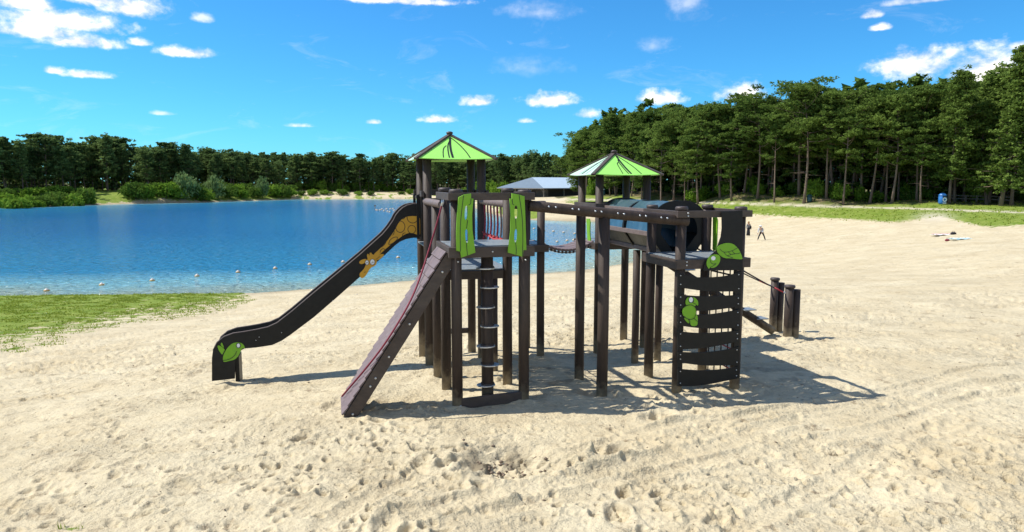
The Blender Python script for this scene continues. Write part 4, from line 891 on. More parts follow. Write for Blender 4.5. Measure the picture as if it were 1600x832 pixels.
def pine(seed, H, cb, Rc, nbr, ntuft, ntri, size, style, mfol, wood=True):
    rg = np.random.default_rng(seed); mb = MB()
    lean = rg.normal(size=2) * (.022 * H); bend = rg.normal(size=2) * .025 * H
    ax = lambda t: Vector((lean[0] * t * t + bend[0] * math.sin(3 * t), lean[1] * t * t + bend[1] * math.sin(3 * t), H * t))
    r0 = 0.0125 * H
    K = 8; mb.tube([ax(k / K) - (Vector((0, 0, .4)) if k == 0 else Vector()) for k in range(K + 1)], [r0 * 1.25] + [r0 * (1 - .9 * k / K) for k in range(1, K + 1)], 7)
    cents = []; rads = []
    ph = rg.random() * 6.28; lop = rg.random() * 6.28; lopk = .15 + .25 * rg.random()
    for i in range(nbr):
        t = (i + rg.random()) / nbr
        if style == 'scots':                      # few strong limbs, each carrying flat pads; round, broken top
            h = cb + (1 - cb) * t ** .8
            prof = (0.42 + 0.58 * math.sin(math.pi * min(1, .12 + t * .95))) * (1 - .45 * t ** 4); up = .12 + .55 * t + rg.normal() * .2
        elif style == 'spruce': h = cb + (1 - cb) * t; prof = (1 - t) ** 0.8 * .95 + .08; up = -0.18 + .5 * t
        else: h = cb + (1 - cb) * t; prof = (0.72 + .28 * math.sin(math.pi * t)) * (1 - .6 * t ** 2.6); up = -.02 + .5 * t + rg.normal() * .15
        a = ph + i * 2.39996 + rg.normal() * .5
        Lb = Rc * prof * (0.4 + 0.8 * rg.random()) * (1 + lopk * math.cos(a - lop))
        base = ax(h); d = Vector((math.cos(a), math.sin(a), up)); tip = base + d * Lb
        if wood: mb.tube([base, base.lerp(tip, .5) + Vector((0, 0, -.07 * Lb)), tip], [r0 * .36 * (1.1 - t), r0 * .22 * (1.1 - t), .012], 4, False)
        if style == 'scots':
            for k in range(2 + (rg.random() < .5)):   # pads
                f = (1.0, .68, .42)[k] + rg.normal() * .06; side = Vector((-math.sin(a), math.cos(a), 0)) * (rg.normal() * .22 * Lb)
                c = base + d * (Lb * f) + side + Vector((0, 0, .12 * Lb * f * rg.random())); w = Rc * (.20 + .14 * rg.random())
                for _ in range(ntuft):
                    o = rg.normal(size=3) * (w * .62, w * .62, w * .16); q = w * (.22 + .26 * rg.random()); cents.append(c + Vector(o)); rads.append((q, q, q * .6))
        else:
            for j in range(ntuft):
                f = 0.38 + 0.66 * (j + rg.random() * .9) / ntuft
                p = base + d * (Lb * f) + Vector(rg.normal(size=3) * (.11 * Rc)); cents.append(p); q = .17 * Rc * (0.6 + .9 * rg.random()); rads.append((q, q, q * .45))
    for _ in range(8 if style == 'scots' else 3):      # dead stubs below the crown
        a = rg.random() * 6.28; h = max(.1, cb) * (.45 + .6 * rg.random()); b_ = ax(h); l = .4 * Rc * (.4 + rg.random()); mb.tube([b_, b_ + Vector((math.cos(a), math.sin(a), -.05)) * l], [r0 * .16, .01], 3, False)
    v, f = tris_blob(np.array([tuple(c) for c in cents]), ntri, np.array(rads), size, rg)
    return mb, v, f
def tree_proto(name, *a, mfol='pine'):
    mb, v, f = pine(*a, mfol)
    return mb.mesh(name + '_trunk', M['bark']), np_mesh(name + '_crown', v, f, M[mfol])
near_protos = []
for i in range(7): near_protos.append(tree_proto('scots_pine', 100 + i, 17.0, (.36, .44, .30, .5, .4, .34, .46)[i], (4.0, 4.6, 3.6, 4.2, 5.0, 3.9, 4.4)[i], (30, 26, 34, 22, 30, 38, 24)[i], 11, 19, .26, 'scots'))
dense_protos = [tree_proto('dense_pine', 140 + i, 17.0, .14 + .07 * i, 3.4, 96, 7, 26, .28, 'dense') for i in range(3)]
spruce_protos = [tree_proto('spruce', 160 + i, 18.0, .14, 3.0, 110, 6, 24, .27, 'spruce') for i in range(2)]
far_protos = [tree_proto('far_pine', 180 + i, 15.0, .25 + .07 * (i % 3), 3.4 + .6 * (i % 2), (28, 60, 66, 26, 60, 32)[i], (8, 5, 5, 8, 5, 8)[i], 13, .46, ('scots', 'dense', 'spruce', 'scots', 'spruce', 'scots')[i], mfol='pinefar') for i in range(6)]
def place_tree(protos, x, y, s, name, label, group=None, sxy=1.0, tilt=0.0):
    t = random.choice(protos); o = empty(name, (x, y, tz1(x, y) - .05), random.uniform(0, 6.283)); o.scale = (s * sxy, s * sxy, s)
    o.rotation_euler[0] = tilt
    link_mesh('trunk', t[0], o); link_mesh('crown', t[1], o)
    return tag(o, label, 'tree', group)
def poisson(cands, dmin, keep):
    out = []
    for c in cands:
        if all((c[0] - p[0]) ** 2 + (c[1] - p[1]) ** 2 > dmin * dmin for p in out): out.append(c)
        if len(out) >= keep: break
    return out
# right-hand wood: the front of it tree by tree
c_ = []
for _ in range(6000):
    x = rng.uniform(8, 92); d = abs(rng.normal()) * 15 if rng.random() < .7 else rng.random() * 30
    y = float(np.interp(x, [p[0] for p in FRONT_LINE], [p[1] for p in FRONT_LINE])) + 1 + d
    px = 800 + F_PX * x / (y * .993 + .38)
    if 907 < px < 1670 and not (1010 < px < 1300 and d < 8 and rng.random() < .7): c_.append((x, y, d))
c_.sort(key=lambda q: q[2] + rng.random() * 7)
wood = poisson(c_, 3.3, 150)
ORDS = ['first', 'second', 'third', 'fourth', 'fifth', 'sixth', 'seventh', 'eighth', 'ninth', 'tenth', 'eleventh', 'twelfth', 'thirteenth', 'fourteenth', 'fifteenth', 'sixteenth', 'seventeenth', 'eighteenth', 'nineteenth', 'twentieth']
edge_row = sorted(sorted(wood, key=lambda q: q[2])[:20], key=lambda q: q[0] / q[1])
for (x, y, d) in wood:
    px = 800 + F_PX * x / y
    right = px > 1430
    if right and random.random() < .55: pr, s = (dense_protos if random.random() < .8 else spruce_protos), random.uniform(.74, 1.06)
    elif px > 1500 and random.random() < .3: pr, s = spruce_protos, random.uniform(.95, 1.1)
    else: pr, s = (near_protos if random.random() < .9 else dense_protos), random.choice((random.uniform(.84, 1.0), random.uniform(.62, .9)))
    if px < 960: s *= .88
    kd = 'slender pointed conifer' if pr is spruce_protos else ('low-branched pine' if pr is dense_protos else 'tall bare-trunked pine')
    if (x, y, d) in edge_row: lab = 'edge-row pine of the right-hand wood, %s from the left' % ORDS[edge_row.index((x, y, d))]
    else: lab = kd + ' inside the wood on the right'
    place_tree(pr, x, y, s, 'pine_tree', lab, 'pines of the right-hand wood', random.uniform(.85, 1.25))
place_tree(spruce_protos, 62.2, 90.0, 1.07, 'spruce_tree', 'tallest pointed conifer at the right end of the wood', None, 1.0)
# the two leaning pines beside the pavilion
p = drop(887, 301.5); place_tree([near_protos[1]], p.x, p.y, .94, 'pine_tree', 'leaning pine at the left end of the right-hand wood, beside the pavilion roof', None, .9, .05)
p = drop(878, 302); place_tree([near_protos[3]], p.x - .5, p.y + 1, .72, 'pine_tree', 'smaller lone pine standing in front of the pavilion', None, .9, -.04)
# wood across the lake
cl_ = []
for _ in range(9000):
    x = rng.uniform(-190, 12); y = rng.uniform(150, 345); s_ = None
    cl_.append((x, y))
arr = np.array(cl_); sd = sdf(arr[:, 0], arr[:, 1]); px = 800 + F_PX * arr[:, 0] / (arr[:, 1] * .993)
row0 = 17 + 6 * fbm(arr[:, 0] / 18, arr[:, 1] / 18, 9, 2) + np.where((px > 455) & (px < 640), 6, 0) + np.where((px > 110) & (px < 200), 9, 0) + np.where(px > 690, 22, 0)
ok = (sd > row0) & (sd < row0 + 34) & (px > -60) & (px < 872) & (arr[:, 1] > 185) & ~((arr[:, 0] > -8) & (arr[:, 1] < 236))
cl_ = sorted([(arr[i, 0], arr[i, 1], sd[i] - row0[i]) for i in np.where(ok)[0]], key=lambda q: q[2] + rng.random() * 6)
farwood = poisson(cl_, 4.3, 147)
for (x, y, d) in farwood:
    px_ = 800 + F_PX * x / y; s = random.uniform(.78, 1.12) * (1.1 if px_ < 300 else .98)
    place_tree(far_protos, x, y, s, 'pine_tree', 'dark pine in the wood across the lake', 'pines of the wood across the lake', random.uniform(.9, 1.2))
p = drop(535 - 395, 303); place_tree([far_protos[4]], p.x - 3, p.y + 16, 1.28, 'spruce_tree', 'tall pine with tufted top rising above the far wood at left')
# deeper rows: one mass behind the single trees
def mass(name, pts, mfol, H, ntri, label):
    V_, F_, o = [], [], 0; tr = MB()
    mb0 = [pine(300 + i, H, (.05, .03, .08)[i], 3.4, 34, 3, ntri, 1.0, 'dense', None, False) for i in range(3)]
    for (x, y) in pts:
        mb, v, f = mb0[rng.integers(3)]; a = rng.random() * 6.28; s = rng.uniform(.86, 1.1)
        R_ = np.array([[math.cos(a), -math.sin(a), 0], [math.sin(a), math.cos(a), 0], [0, 0, 1]]) * s
        z = tz1(x, y); w = v @ R_.T + np.array([x, y, z]); V_.append(w); F_.append(f + o); o += len(v)
        tr.tube([(x, y, z - .3), (x, y, z + H * .9 * s)], [.21, .06], 5, False)
    me = np_mesh(name, np.concatenate(V_), np.concatenate(F_), M[mfol]); ob = link_mesh(name, me)
    n0 = tr.mesh('trunks', M['bark']); t_ = link_mesh('trunk_mass', n0, ob); t_['kind'] = 'stuff'
    tag(ob, label, 'forest', kind='stuff'); return ob
dp = []
for _ in range(9000):
    x = rng.uniform(6, 130); y = float(np.interp(x, [p[0] for p in FRONT_LINE], [p[1] for p in FRONT_LINE])) + rng.uniform(15, 62)
    if x / y < .95 and (x / y > .115 or y > 240): dp.append((x, y))
mass('wood_interior', poisson(dp, 3.8, 420), 'pine', 16.5, 6, 'dark mass of pines deep inside the right-hand wood')
dp = []
X_ = rng.uniform(-330, 40, 30000); Y_ = rng.uniform(100, 420, 30000); S_ = sdf(X_, Y_); P_ = 800 + F_PX * X_ / Y_
okm = (S_ > 34 + np.where(P_ > 690, 24, 0)) & (S_ < 72 + np.where(P_ > 690, 24, 0)) & (X_ < 30) & (P_ > -160) & ~((X_ > -10) & (Y_ < 243)) & (Y_ > 120)
mass('far_wood_interior', poisson([(X_[i], Y_[i]) for i in np.where(okm)[0]], 4.6, 560), 'pinefar', 15.0, 5, 'dark mass of pines deep inside the wood across the lake')

# ------------------------------------------------------------------ shrubs
def shrub_mesh(seed, lobes, ntri, size, m):
    rg = np.random.default_rng(seed); c, r = [], []
    for i in range(lobes):
        a = rg.random() * 6.28; q = rg.random() ** .6 * .62; h = .18 + .62 * rg.random() * (1 - q * .6)
        c.append((math.cos(a) * q, math.sin(a) * q, h)); k = .20 + .16 * rg.random(); r.append((k, k, k * .9))
    v, f = tris_blob(np.array(c), ntri, np.array(r), size, rg, 1.0)
    v[:, 2] = np.maximum(v[:, 2], .01)
    st = MB()
    for i in range(6):
        a = rg.random() * 6.28; st.tube([(0, 0, -.1), (math.cos(a) * .12, math.sin(a) * .12, .3), (math.cos(a) * .35, math.sin(a) * .35, .7)], [.025, .018, .006], 4, False)
    return np_mesh('shrub_foliage', v, f, M[m]), st.mesh('shrub_stems', M['bark'])
SH = {m: [shrub_mesh(400 + 10 * k + i, 26, 46, .12, m) for i in range(2)] for k, m in enumerate(('leaf', 'leafpale', 'leafdark'))}
def shrub(x, y, w, h, m, label, group, name='shrub'):
    f, s = random.choice(SH[m]); o = empty(name, (x, y, tz1(x, y) - .05), random.uniform(0, 6.28)); o.scale = (w / 2, w / 2, h)
    link_mesh('foliage', f, o); link_mesh('stems', s, o); return tag(o, label, 'bush', group)
# waterside bushes on the far left shore: (pixel x, pixel y of foot, width px, height px, kind)
BU = [(-12, 327, 60, 26, 'leaf'), (14, 328, 52, 28, 'leaf'), (40, 326, 44, 24, 'leaf'), (62, 325, 46, 22, 'leafdark'), (84, 324, 44, 26, 'leafdark'), (104, 324, 40, 24, 'leaf'), (122, 322, 44, 27, 'leafdark'), (134, 322, 26, 18, 'leaf'),
      (48, 308, 40, 14, 'leaf'), (80, 305, 40, 14, 'leaf'), (100, 304, 30, 12, 'leaf'), (150, 298, 46, 16, 'leaf'), (168, 298, 34, 14, 'leaf'), (196, 312, 40, 22, 'leafdark'), (206, 320, 46, 30, 'leafdark'), (226, 319, 30, 24, 'leaf'),
      (252, 318, 52, 26, 'leaf'), (284, 316, 50, 42, 'leafpale'), (270, 318, 40, 22, 'leaf'), (304, 315, 34, 24, 'leafdark'), (330, 313, 38, 36, 'leafpale'), (312, 316, 40, 20, 'leaf'), (352, 313, 36, 22, 'leafdark'), (372, 312, 36, 22, 'leaf'), (392, 312, 34, 18, 'leafdark'),
      (408, 312, 26, 34, 'leafpale'), (420, 311, 38, 20, 'leaf'), (438, 311, 30, 22, 'leafdark'), (452, 311, 28, 16, 'leaf'), (470, 308, 16, 8, 'leafdark'), (488, 308, 26, 10, 'leaf'), (508, 307, 24, 8, 'leaf'), (534, 308, 26, 10, 'leafdark'), (560, 307, 18, 7, 'leaf'), (578, 308, 16, 8, 'leafdark'), (640, 306, 16, 9, 'leaf'), (626, 306, 14, 5, 'leafdark')]
BU += [(24, 312, 44, 16, 'leaf'), (2, 313, 40, 18, 'leafdark'), (118, 306, 30, 12, 'leafdark'), (240, 308, 44, 20, 'leafdark'), (262, 306, 40, 20, 'leaf'), (300, 306, 40, 20, 'leafdark'), (344, 305, 38, 20, 'leafdark'), (364, 305, 34, 16, 'leaf'), (386, 305, 34, 18, 'leafdark'), (404, 305, 30, 16, 'leaf'), (430, 304, 30, 16, 'leafdark'), (450, 304, 28, 14, 'leafdark'), (214, 306, 36, 16, 'leaf')]
ORD = ['first', 'second', 'third', 'fourth', 'fifth', 'sixth', 'seventh', 'eighth', 'ninth', 'tenth', 'eleventh', 'twelfth', 'thirteenth', 'fourteenth', 'fifteenth', 'sixteenth', 'seventeenth', 'eighteenth', 'nineteenth', 'twentieth']
BU = sorted(BU); cnt = {}
for i, (x, y, w, h, m) in enumerate(BU):
    p = drop(x, y - 1.2); d = p.y
    if d > 330: continue
    k = d / F_PX
    if (x, y) == (284, 316): lab, gr = 'tall pale willow bush on the far left shore, highest of the row', None
    elif y < 313 and x < 180: lab, gr = 'bright green bush at the foot of the far wood behind the lawn', 'bushes behind the far lawn'
    elif x > 460: lab, gr = 'low bush on the sandy far shore', 'bushes on the sandy far shore'
    else: lab, gr = {'leaf': 'bright green waterside bush on the far left shore', 'leafdark': 'dark green waterside bush on the far left shore', 'leafpale': 'pale grey-green willow bush on the far left shore'}[m], {'leaf': 'bright waterside bushes', 'leafdark': 'dark waterside bushes', 'leafpale': 'pale waterside bushes'}[m]
    if gr and y >= 305 and not (y < 313 and x < 180):
        cnt[lab] = cnt.get(lab, 0) + 1
        if y < 309 and x < 460: lab, gr = 'bush of the second row behind the waterside bushes of the far left shore', 'second row of far shore bushes'
        else: lab = lab + ', %s of its kind from the left' % ORD[min(cnt[lab] - 1, 19)]
    shrub(p.x, p.y + .3 * w * k, w * k * 1.15, h * k * 1.1, m, lab, gr)
for i in range(34):                 # saplings along the far wood
    x = 470 + i * 9 + random.uniform(-4, 4) if i < 22 else 715 + (i - 22) * 6.5
    p = drop(min(x, 775), 300.6 if x < 700 else 303); yy = p.y + random.uniform(8, 16) if x < 700 else random.uniform(232, 246); xx = (x - 800) / F_PX * yy
    shrub(xx, yy, random.uniform(4, 7), random.uniform(3, 6.5), random.choice(('leaf', 'leaf', 'leafdark')), 'green sapling at the foot of the wood across the lake', 'saplings below the far wood', 'sapling')
for i in range(40):                 # undergrowth inside the right-hand wood
    x = random.choice((random.uniform(1060, 1200), random.uniform(1210, 1420), random.uniform(1300, 1640)))
    w0 = (x - 800) / F_PX; yy = 150.0
    for _ in range(30): yy = float(np.interp(w0 * yy, [p[0] for p in FRONT_LINE], [p[1] for p in FRONT_LINE]))
    yy += random.uniform(4, 15); shrub(w0 * yy, yy, random.uniform(2.5, 5), random.uniform(1.3, 3.4), random.choice(('leaf', 'leaf', 'leafdark')), 'leafy undergrowth bush between the trunks of the right-hand wood', 'undergrowth in the right-hand wood')
p = drop(924, 305); shrub(p.x, p.y, 4.2, 4.2, 'leaf', 'round green bush seen under the right tower roof, near the pavilion', None)

# ------------------------------------------------------------------ pavilion across the bay
def pavilion():
    ph = R(50); e1 = Vector((-math.cos(ph), math.sin(ph), 0)); e2 = Vector((math.sin(ph), math.cos(ph), 0))
    F0 = Vector((8.9, 200, 0)); g = tz1(8.9, 200); a, b = 21.0, 26.0
    o = empty('pavilion', (F0.x, F0.y, g)); L_ = lambda s, t, z: e1 * s + e2 * t + Z * z
    ez, rz_ = 2.5, 5.6
    c = [L_(0, 0, ez), L_(a, 0, ez), L_(a, b, ez), L_(0, b, ez)]; r0, r1 = L_(a / 2, 5, rz_), L_(a / 2, b - 5, rz_)
    rf = MB().prism([c[0], c[1], r0], Z * .12).build('roof_slope', M['slate'], o)
    MB().prism([c[0], r0, r1, c[3]], Z * .12).build('roof_slope', M['roofsheen'], o)
    MB().prism([c[1], c[2], r1, r0], Z * .12).build('roof_slope', M['slate'], o); MB().prism([c[2], c[3], r1], Z * .12).build('roof_slope', M['roofsheen'], o)
    for p_, q_ in ((c[0], c[1]), (c[0], c[3])): MB().bar(p_ - Z * .07, q_ - Z * .07, .12, .16).build('eave_board', M['greywood'], o)
    for s, t in [(1, 1), (7, 1), (13.5, 1), (20, 1), (1, 9), (1, 17), (1, 25), (20, 25)]:
        pt = MB().bar(L_(s, t, -.3), L_(s, t, ez), .22, .22, e1).build('post', M['greywood'], o)
    for s, t, d_ in ((1, 1, e1), (1, 1, e2), (7, 1, e1), (7, 1, -e1)): MB().bar(L_(s, t, 1.2), L_(s, t, ez - .1) + d_ * 1.2, .12, .12).build('brace', M['greywood'], o)
    for s, t, s2, t2 in ((4, 4, 18, 4), (4, 4, 4, 23), (4, 23, 18, 23)): MB().bar(L_(s, t, 1.2), L_(s2, t2, 1.2), .15, 2.6).build('wall', M['darkwood'], o)
    for k in range(7): MB().bar(L_(2.2 + .02, 3.84, .25 + k * .28), L_(7.5, 3.84, .25 + k * .28), .04, .1).build('slat', M['greywood'], o)
    MB().box(L_(10, 3.86, 1.0), e1 * .5, e2 * .05, Z * 1.0).build('door', M['greywood'], o)
    tag(o, 'open-sided pavilion with low hipped grey roof across the bay', 'pavilion')
pavilion()

# ------------------------------------------------------------------ buoys
def buoy(p, r, label, group):
    o = MB().lathe((0, 0, 0), [(r * .45, -r * .5), (r * .85, -r * .25), (r, r * .1), (r * .9, r * .5), (r * .55, r * .85), (r * .16, r * .98), (r * .14, r * 1.2)], 14).build('buoy', M['buoy']); o.location = p
    s = MB().lathe((0, 0, 0), [(r * 1.03, -.02), (r * 1.05, .02), (r * 1.03, .06)], 14).build('band', M['ochre'], o); return tag(o, label, 'buoy', group)
order = ['nearest the left edge', 'second from the left edge', 'third from the left edge', 'fourth from the left edge', 'fifth from the left edge', 'sixth from the left edge', 'seventh from the left edge', 'just left of the giraffe slide', 'just right of the slide']
for (x, y), nm in zip([(73, 455), (159, 446), (238, 439), (308, 432), (372, 426), (430, 420), (484, 414), (536, 410), (622, 403)], order):
    d = px_dir(x, y); t = (LAKE_Z - CAM_H) / d.z; buoy(CAM + d * t, .16, 'white buoy in the line along the near shore, ' + nm, 'buoys along the near shore')
for (x, y) in [(864.7, 362), (880.6, 363.5), (898, 365.6), (870.5, 378.6), (886, 376.5), (896.5, 375.7), (783, 352.5), (834.5, 358), (850, 361)]:
    d = px_dir(x, y); t = (LAKE_Z - CAM_H) / d.z; buoy(CAM + d * t, .17, 'small white buoy in the bay seen between the two towers', 'buoys in the bay')
for (x, y) in [(588, 328.5), (590, 329), (594, 328.8), (597, 327.5), (600, 330), (604, 327.4), (606, 331), (610, 327.2), (609, 332), (616, 329.5), (621, 331.5), (614, 327)]:
    d = px_dir(x, y); t = (LAKE_Z - CAM_H) / d.z; buoy(CAM + d * t, .26, 'tiny white float far out on the lake above the slide', 'floats far out on the lake')
d = px_dir(586, 329); p = CAM + d * ((LAKE_Z - CAM_H) / d.z)
o = MB().tube([(0, 0, -.5), (0, 0, 1.3)], [.09, .07], 8).build('marker_pole', M['greywood']); o.location = p; MB().box((0, 0, 1.15), (.22, 0, 0), (0, .02, 0), (0, 0, .14)).build('board', M['darkwood'], o)
tag(o, 'thin marker pole far out on the lake beside white floats', 'pole')

# ------------------------------------------------------------------ bins, fence, towels
def bin_(p, h, r, m, label, emblem=False):
    o = empty('litter_bin', p); MB().lathe((0, 0, 0), [(r * .82, 0), (r, h * .12), (r * 1.02, h * .7), (r * .95, h * .74)], 16).build('body', M[m], o)
    MB().lathe((0, 0, h * .75), [(r * 1.06, 0), (r * 1.02, h * .08), (r * .7, h * .2), (r * .25, h * .25)], 16).build('lid', M[m], o)
    MB().box((0, -r * .98, h * .66), (r * .5, 0, 0), (0, .03, 0), (0, 0, h * .05)).build('opening', M['blackline'], o)
    if emblem:
        MB().add(*[([(r * .62 * math.cos(t), -r * 1.06, h * .42 + r * .62 * math.sin(t)) for t in [2 * math.pi * k / 18 for k in range(18)]], [tuple(range(18))])][0]).build('emblem', M['white'], o)
        MB().add([(r * .3 * math.cos(t), -r * 1.07, h * .42 + r * .34 * math.sin(t)) for t in [2 * math.pi * k / 14 for k in range(14)]], [tuple(range(14))]).build('emblem_centre', M['binblue'], o)
        MB().box((0, -r * 1.05, h * .1), (r * .5, 0, 0), (0, .01, 0), (0, 0, h * .04)).build('lettering_band', M['white'], o)
    return tag(o, label, 'bin')
bin_(drop(1264.5, 316.5), 1.12, .36, 'teal', 'dark teal litter bin on the grass below the earth mound')
bin_(drop(1472, 319.5), 1.45, .48, 'binblue', 'bright blue litter bin with round white emblem at the edge of the wood', True)
bin_(drop(859.5, 306.5), 1.3, .22, 'teal', 'slim green bin in front of the pavilion')
bin_(drop(944, 305.5), 1.3, .26, 'teal', 'slim teal bin on the grass seen under the right tower roof')
fa, fb = drop(1490, 318), drop(1640, 323); fa.y += 7; fb.y += 7
fe = empty('rail_fence', (fa.x, fa.y, tz1(fa.x, fa.y)))
for k in range(9):
    q = fa.lerp(fb, k / 8); z_ = tz1(q.x, q.y) - tz1(fa.x, fa.y); MB().bar((q.x - fa.x, q.y - fa.y, z_ - .3), (q.x - fa.x, q.y - fa.y, z_ + .95), .14, .14, U).build('post', M['greywood'], fe)
    if k: 
        for h in (.45, .85): MB().bar((q0_[0], q0_[1], q0_[2] + h), (q.x - fa.x, q.y - fa.y, z_ + h), .06, .12).build('rail', M['greywood'], fe)
    q0_ = (q.x - fa.x, q.y - fa.y, z_)
tag(fe, 'low wooden rail fence among the trunks at the right edge of the wood', 'fence')
def towel(px, py, l, w, m, m2, label, rz):
    p = drop(px, py); o = empty('beach_towel', (p.x, p.y, tz1(p.x, p.y) + .03), rz); n = 14
    vs = []; fs = []
    for i in range(n + 1):
        for j in range(6): vs.append(((i / n - .5) * l, (j / 5 - .5) * w, .05 + .035 * math.sin(i * 1.3 + j) + .02 * math.sin(j * 2.1)))
    for i in range(n):
        for j in range(5): fs.append((i * 6 + j, (i + 1) * 6 + j, (i + 1) * 6 + j + 1, i * 6 + j + 1))
    a = MB().add(vs, fs, True).build('cloth', M[m], o); a.modifiers.new('t', 'SOLIDIFY').thickness = .02
    b = MB()
    b.add([(x, y * .16 + .1 * w, z + .03) for x, y, z in vs], fs, True); b.build('stripe', M[m2], o)
    return tag(o, label, 'towel')
towel(1472, 368.5, 1.8, .7, 'towelwhite', 'towelpink', 'white and pink towel lying on the sand far right', .12)
towel(1500, 375, 1.7, .65, 'towelblue', 'towelwhite', 'pale blue towel lying on the sand far right, nearer than the pink one', .15)
def bag(px, py, s, m, label):
    p = drop(px, py); o = MB().lathe((0, 0, 0), [(s * .8, 0), (s, s * .3), (s * .9, s * .8), (s * .45, s * 1.1)], 12).build('bag', M[m]); o.location = p; o.scale = (1.3, .8, 1)
    h = MB().tube([(s * .5 * math.cos(t), 0, s * 1.0 + s * .45 * math.sin(t)) for t in [math.pi * k / 8 for k in range(9)]], s * .06, 6).build('handle', M[m], o); return tag(o, label, 'bag')
bag(1489.5, 367, .19, 'cloth_black', 'small black bag at the end of the pink towel')
bag(1480, 377, .14, 'rope', 'small dark red bag at the end of the pale blue towel')

# ------------------------------------------------------------------ two people on the beach
def skin_mesh(name, joints, edges, m, parent, sub=1):
    me = bpy.data.meshes.new(name); me.from_pydata([j[0] for j in joints], edges, []); ob = bpy.data.objects.new(name, me); COL.objects.link(ob)
    sk = ob.modifiers.new('skin', 'SKIN'); sk.use_smooth_shade = True; sb_ = ob.modifiers.new('sub', 'SUBSURF'); sb_.levels = sub; sb_.render_levels = sub
    if not me.skin_vertices: me.skin_vertices.new()
    for sv, j in zip(me.skin_vertices[0].data, joints): sv.radius = (j[1], j[2] if len(j) > 2 else j[1])
    me.skin_vertices[0].data[0].use_root = True
    dg = bpy.context.evaluated_depsgraph_get(); nm = bpy.data.meshes.new_from_object(ob.evaluated_get(dg)); bpy.data.objects.remove(ob)
    nm.materials.clear(); nm.materials.append(m); return link_mesh(name, nm, parent)
def person(px, py, pose, rz, label):
    p = drop(px, py); o = empty('person', (p.x, p.y, tz1(p.x, p.y)), rz); J = pose['j']
    names = list(J); idx = {n: i for i, n in enumerate(names)}
    rad = dict(pelvis=(.13, .10), waist=(.11, .085), chest=(.135, .10), neck=(.05, .05), head=(.085, .10), crown=(.06, .07))
    joints = []
    for n in names:
        r = rad.get(n) or {'hip': (.085, .085), 'knee': (.058, .058), 'ankle': (.04, .04), 'toe': (.038, .03), 'sho': (.06, .06), 'elb': (.042, .042), 'wri': (.028, .03), 'palm': (.036, .02)}[n[:-1]]
        joints.append((J[n], *r))
    ed = [('pelvis', 'waist'), ('waist', 'chest'), ('chest', 'neck'), ('neck', 'head'), ('head', 'crown')]
    for s in 'LR': ed += [('pelvis', 'hip' + s), ('hip' + s, 'knee' + s), ('knee' + s, 'ankle' + s), ('ankle' + s, 'toe' + s), ('chest', 'sho' + s), ('sho' + s, 'elb' + s), ('elb' + s, 'wri' + s), ('wri' + s, 'palm' + s)]
    edges = [(idx[a], idx[b]) for a, b in ed]
    for s in 'LR':                  # five fingers on each hand
        w, pm = Vector(J['wri' + s]), Vector(J['palm' + s]); d = (pm - w).normalized(); sd_ = d.cross(Vector((0, 1, 0))).normalized()
        for k, (o_, l) in enumerate(((-.05, .05), (-.026, .08), (-.008, .09), (.010, .085), (.027, .065))):
            b_ = pm + sd_ * o_ + d * (.02 if k else -.02); t_ = b_ + d * l + Vector((0, -.02, 0)); joints += [(tuple(b_), .011), (tuple(t_), .008)]
            edges += [(idx['palm' + s], len(joints) - 2), (len(joints) - 2, len(joints) - 1)]
    skin_mesh('body', joints, edges, M['skin'], o)
    hd = Vector(J['head']); fw = Vector(J['face']) if 'face' in J else Vector((0, -1, 0))
    def garment(nm, ks, m, grow, es):
        js = [(J[k], rad.get(k, (.07, .07))[0] * grow if k in rad else {'hip': .1, 'knee': .075, 'ankle': .06, 'sho': .082, 'elb': .06, 'wri': .042}[k[:-1]], (rad[k][1] * grow if k in rad else {'hip': .1, 'knee': .075, 'ankle': .06, 'sho': .082, 'elb': .06, 'wri': .042}[k[:-1]])) for k in ks]
        ii = {k: i for i, k in enumerate(ks)}; return skin_mesh(nm, js, [(ii[a], ii[b]) for a, b in es], m, o)
    garment('top', ['waist', 'pelvis', 'chest', 'shoL', 'shoR', 'elbL', 'elbR', 'wriL', 'wriR'], pose['top'], 1.16, [('waist', 'pelvis'), ('waist', 'chest'), ('chest', 'shoL'), ('chest', 'shoR'), ('shoL', 'elbL'), ('shoR', 'elbR'), ('elbL', 'wriL'), ('elbR', 'wriR')])
    if pose['skirt']:
        a = Vector(J['pelvis']); prof = [(.13, .08), (.17, -.1), (.19, -.45), (.22, -.82)]
        MB().lathe(a, prof[::-1], 16).build('skirt', M['cloth_black'], o)
    else:
        garment('leggings', ['pelvis', 'hipL', 'hipR', 'kneeL', 'kneeR', 'ankleL', 'ankleR'], M['cloth_black'], 1.1, [('pelvis', 'hipL'), ('pelvis', 'hipR'), ('hipL', 'kneeL'), ('hipR', 'kneeR'), ('kneeL', 'ankleL'), ('kneeR', 'ankleR')])
    cr = Vector(J['crown'])
    if pose['cap']:
        MB().lathe(cr - Z * .04, [(.125, 0), (.125, .04), (.10, .10), (.03, .13)], 14).build('cap', M['towelwhite'], o); MB().box(cr - Z * .03 + fw * .14, (.08, 0, 0), (0, .07, 0), (0, 0, .008)).build('cap_peak', M['towelwhite'], o)
        MB().lathe(hd - fw * .035 - Z * .06, [(.07, 0), (.105, .05), (.11, .12)], 12).build('hair', M['hairdark'], o)
    else:
        MB().lathe(hd - fw * .035 - Z * .16, [(.05, 0), (.10, .08), (.118, .2), (.10, .28), (.04, .32)], 12).build('hair', M['hair'], o)
    return tag(o, label, 'person')
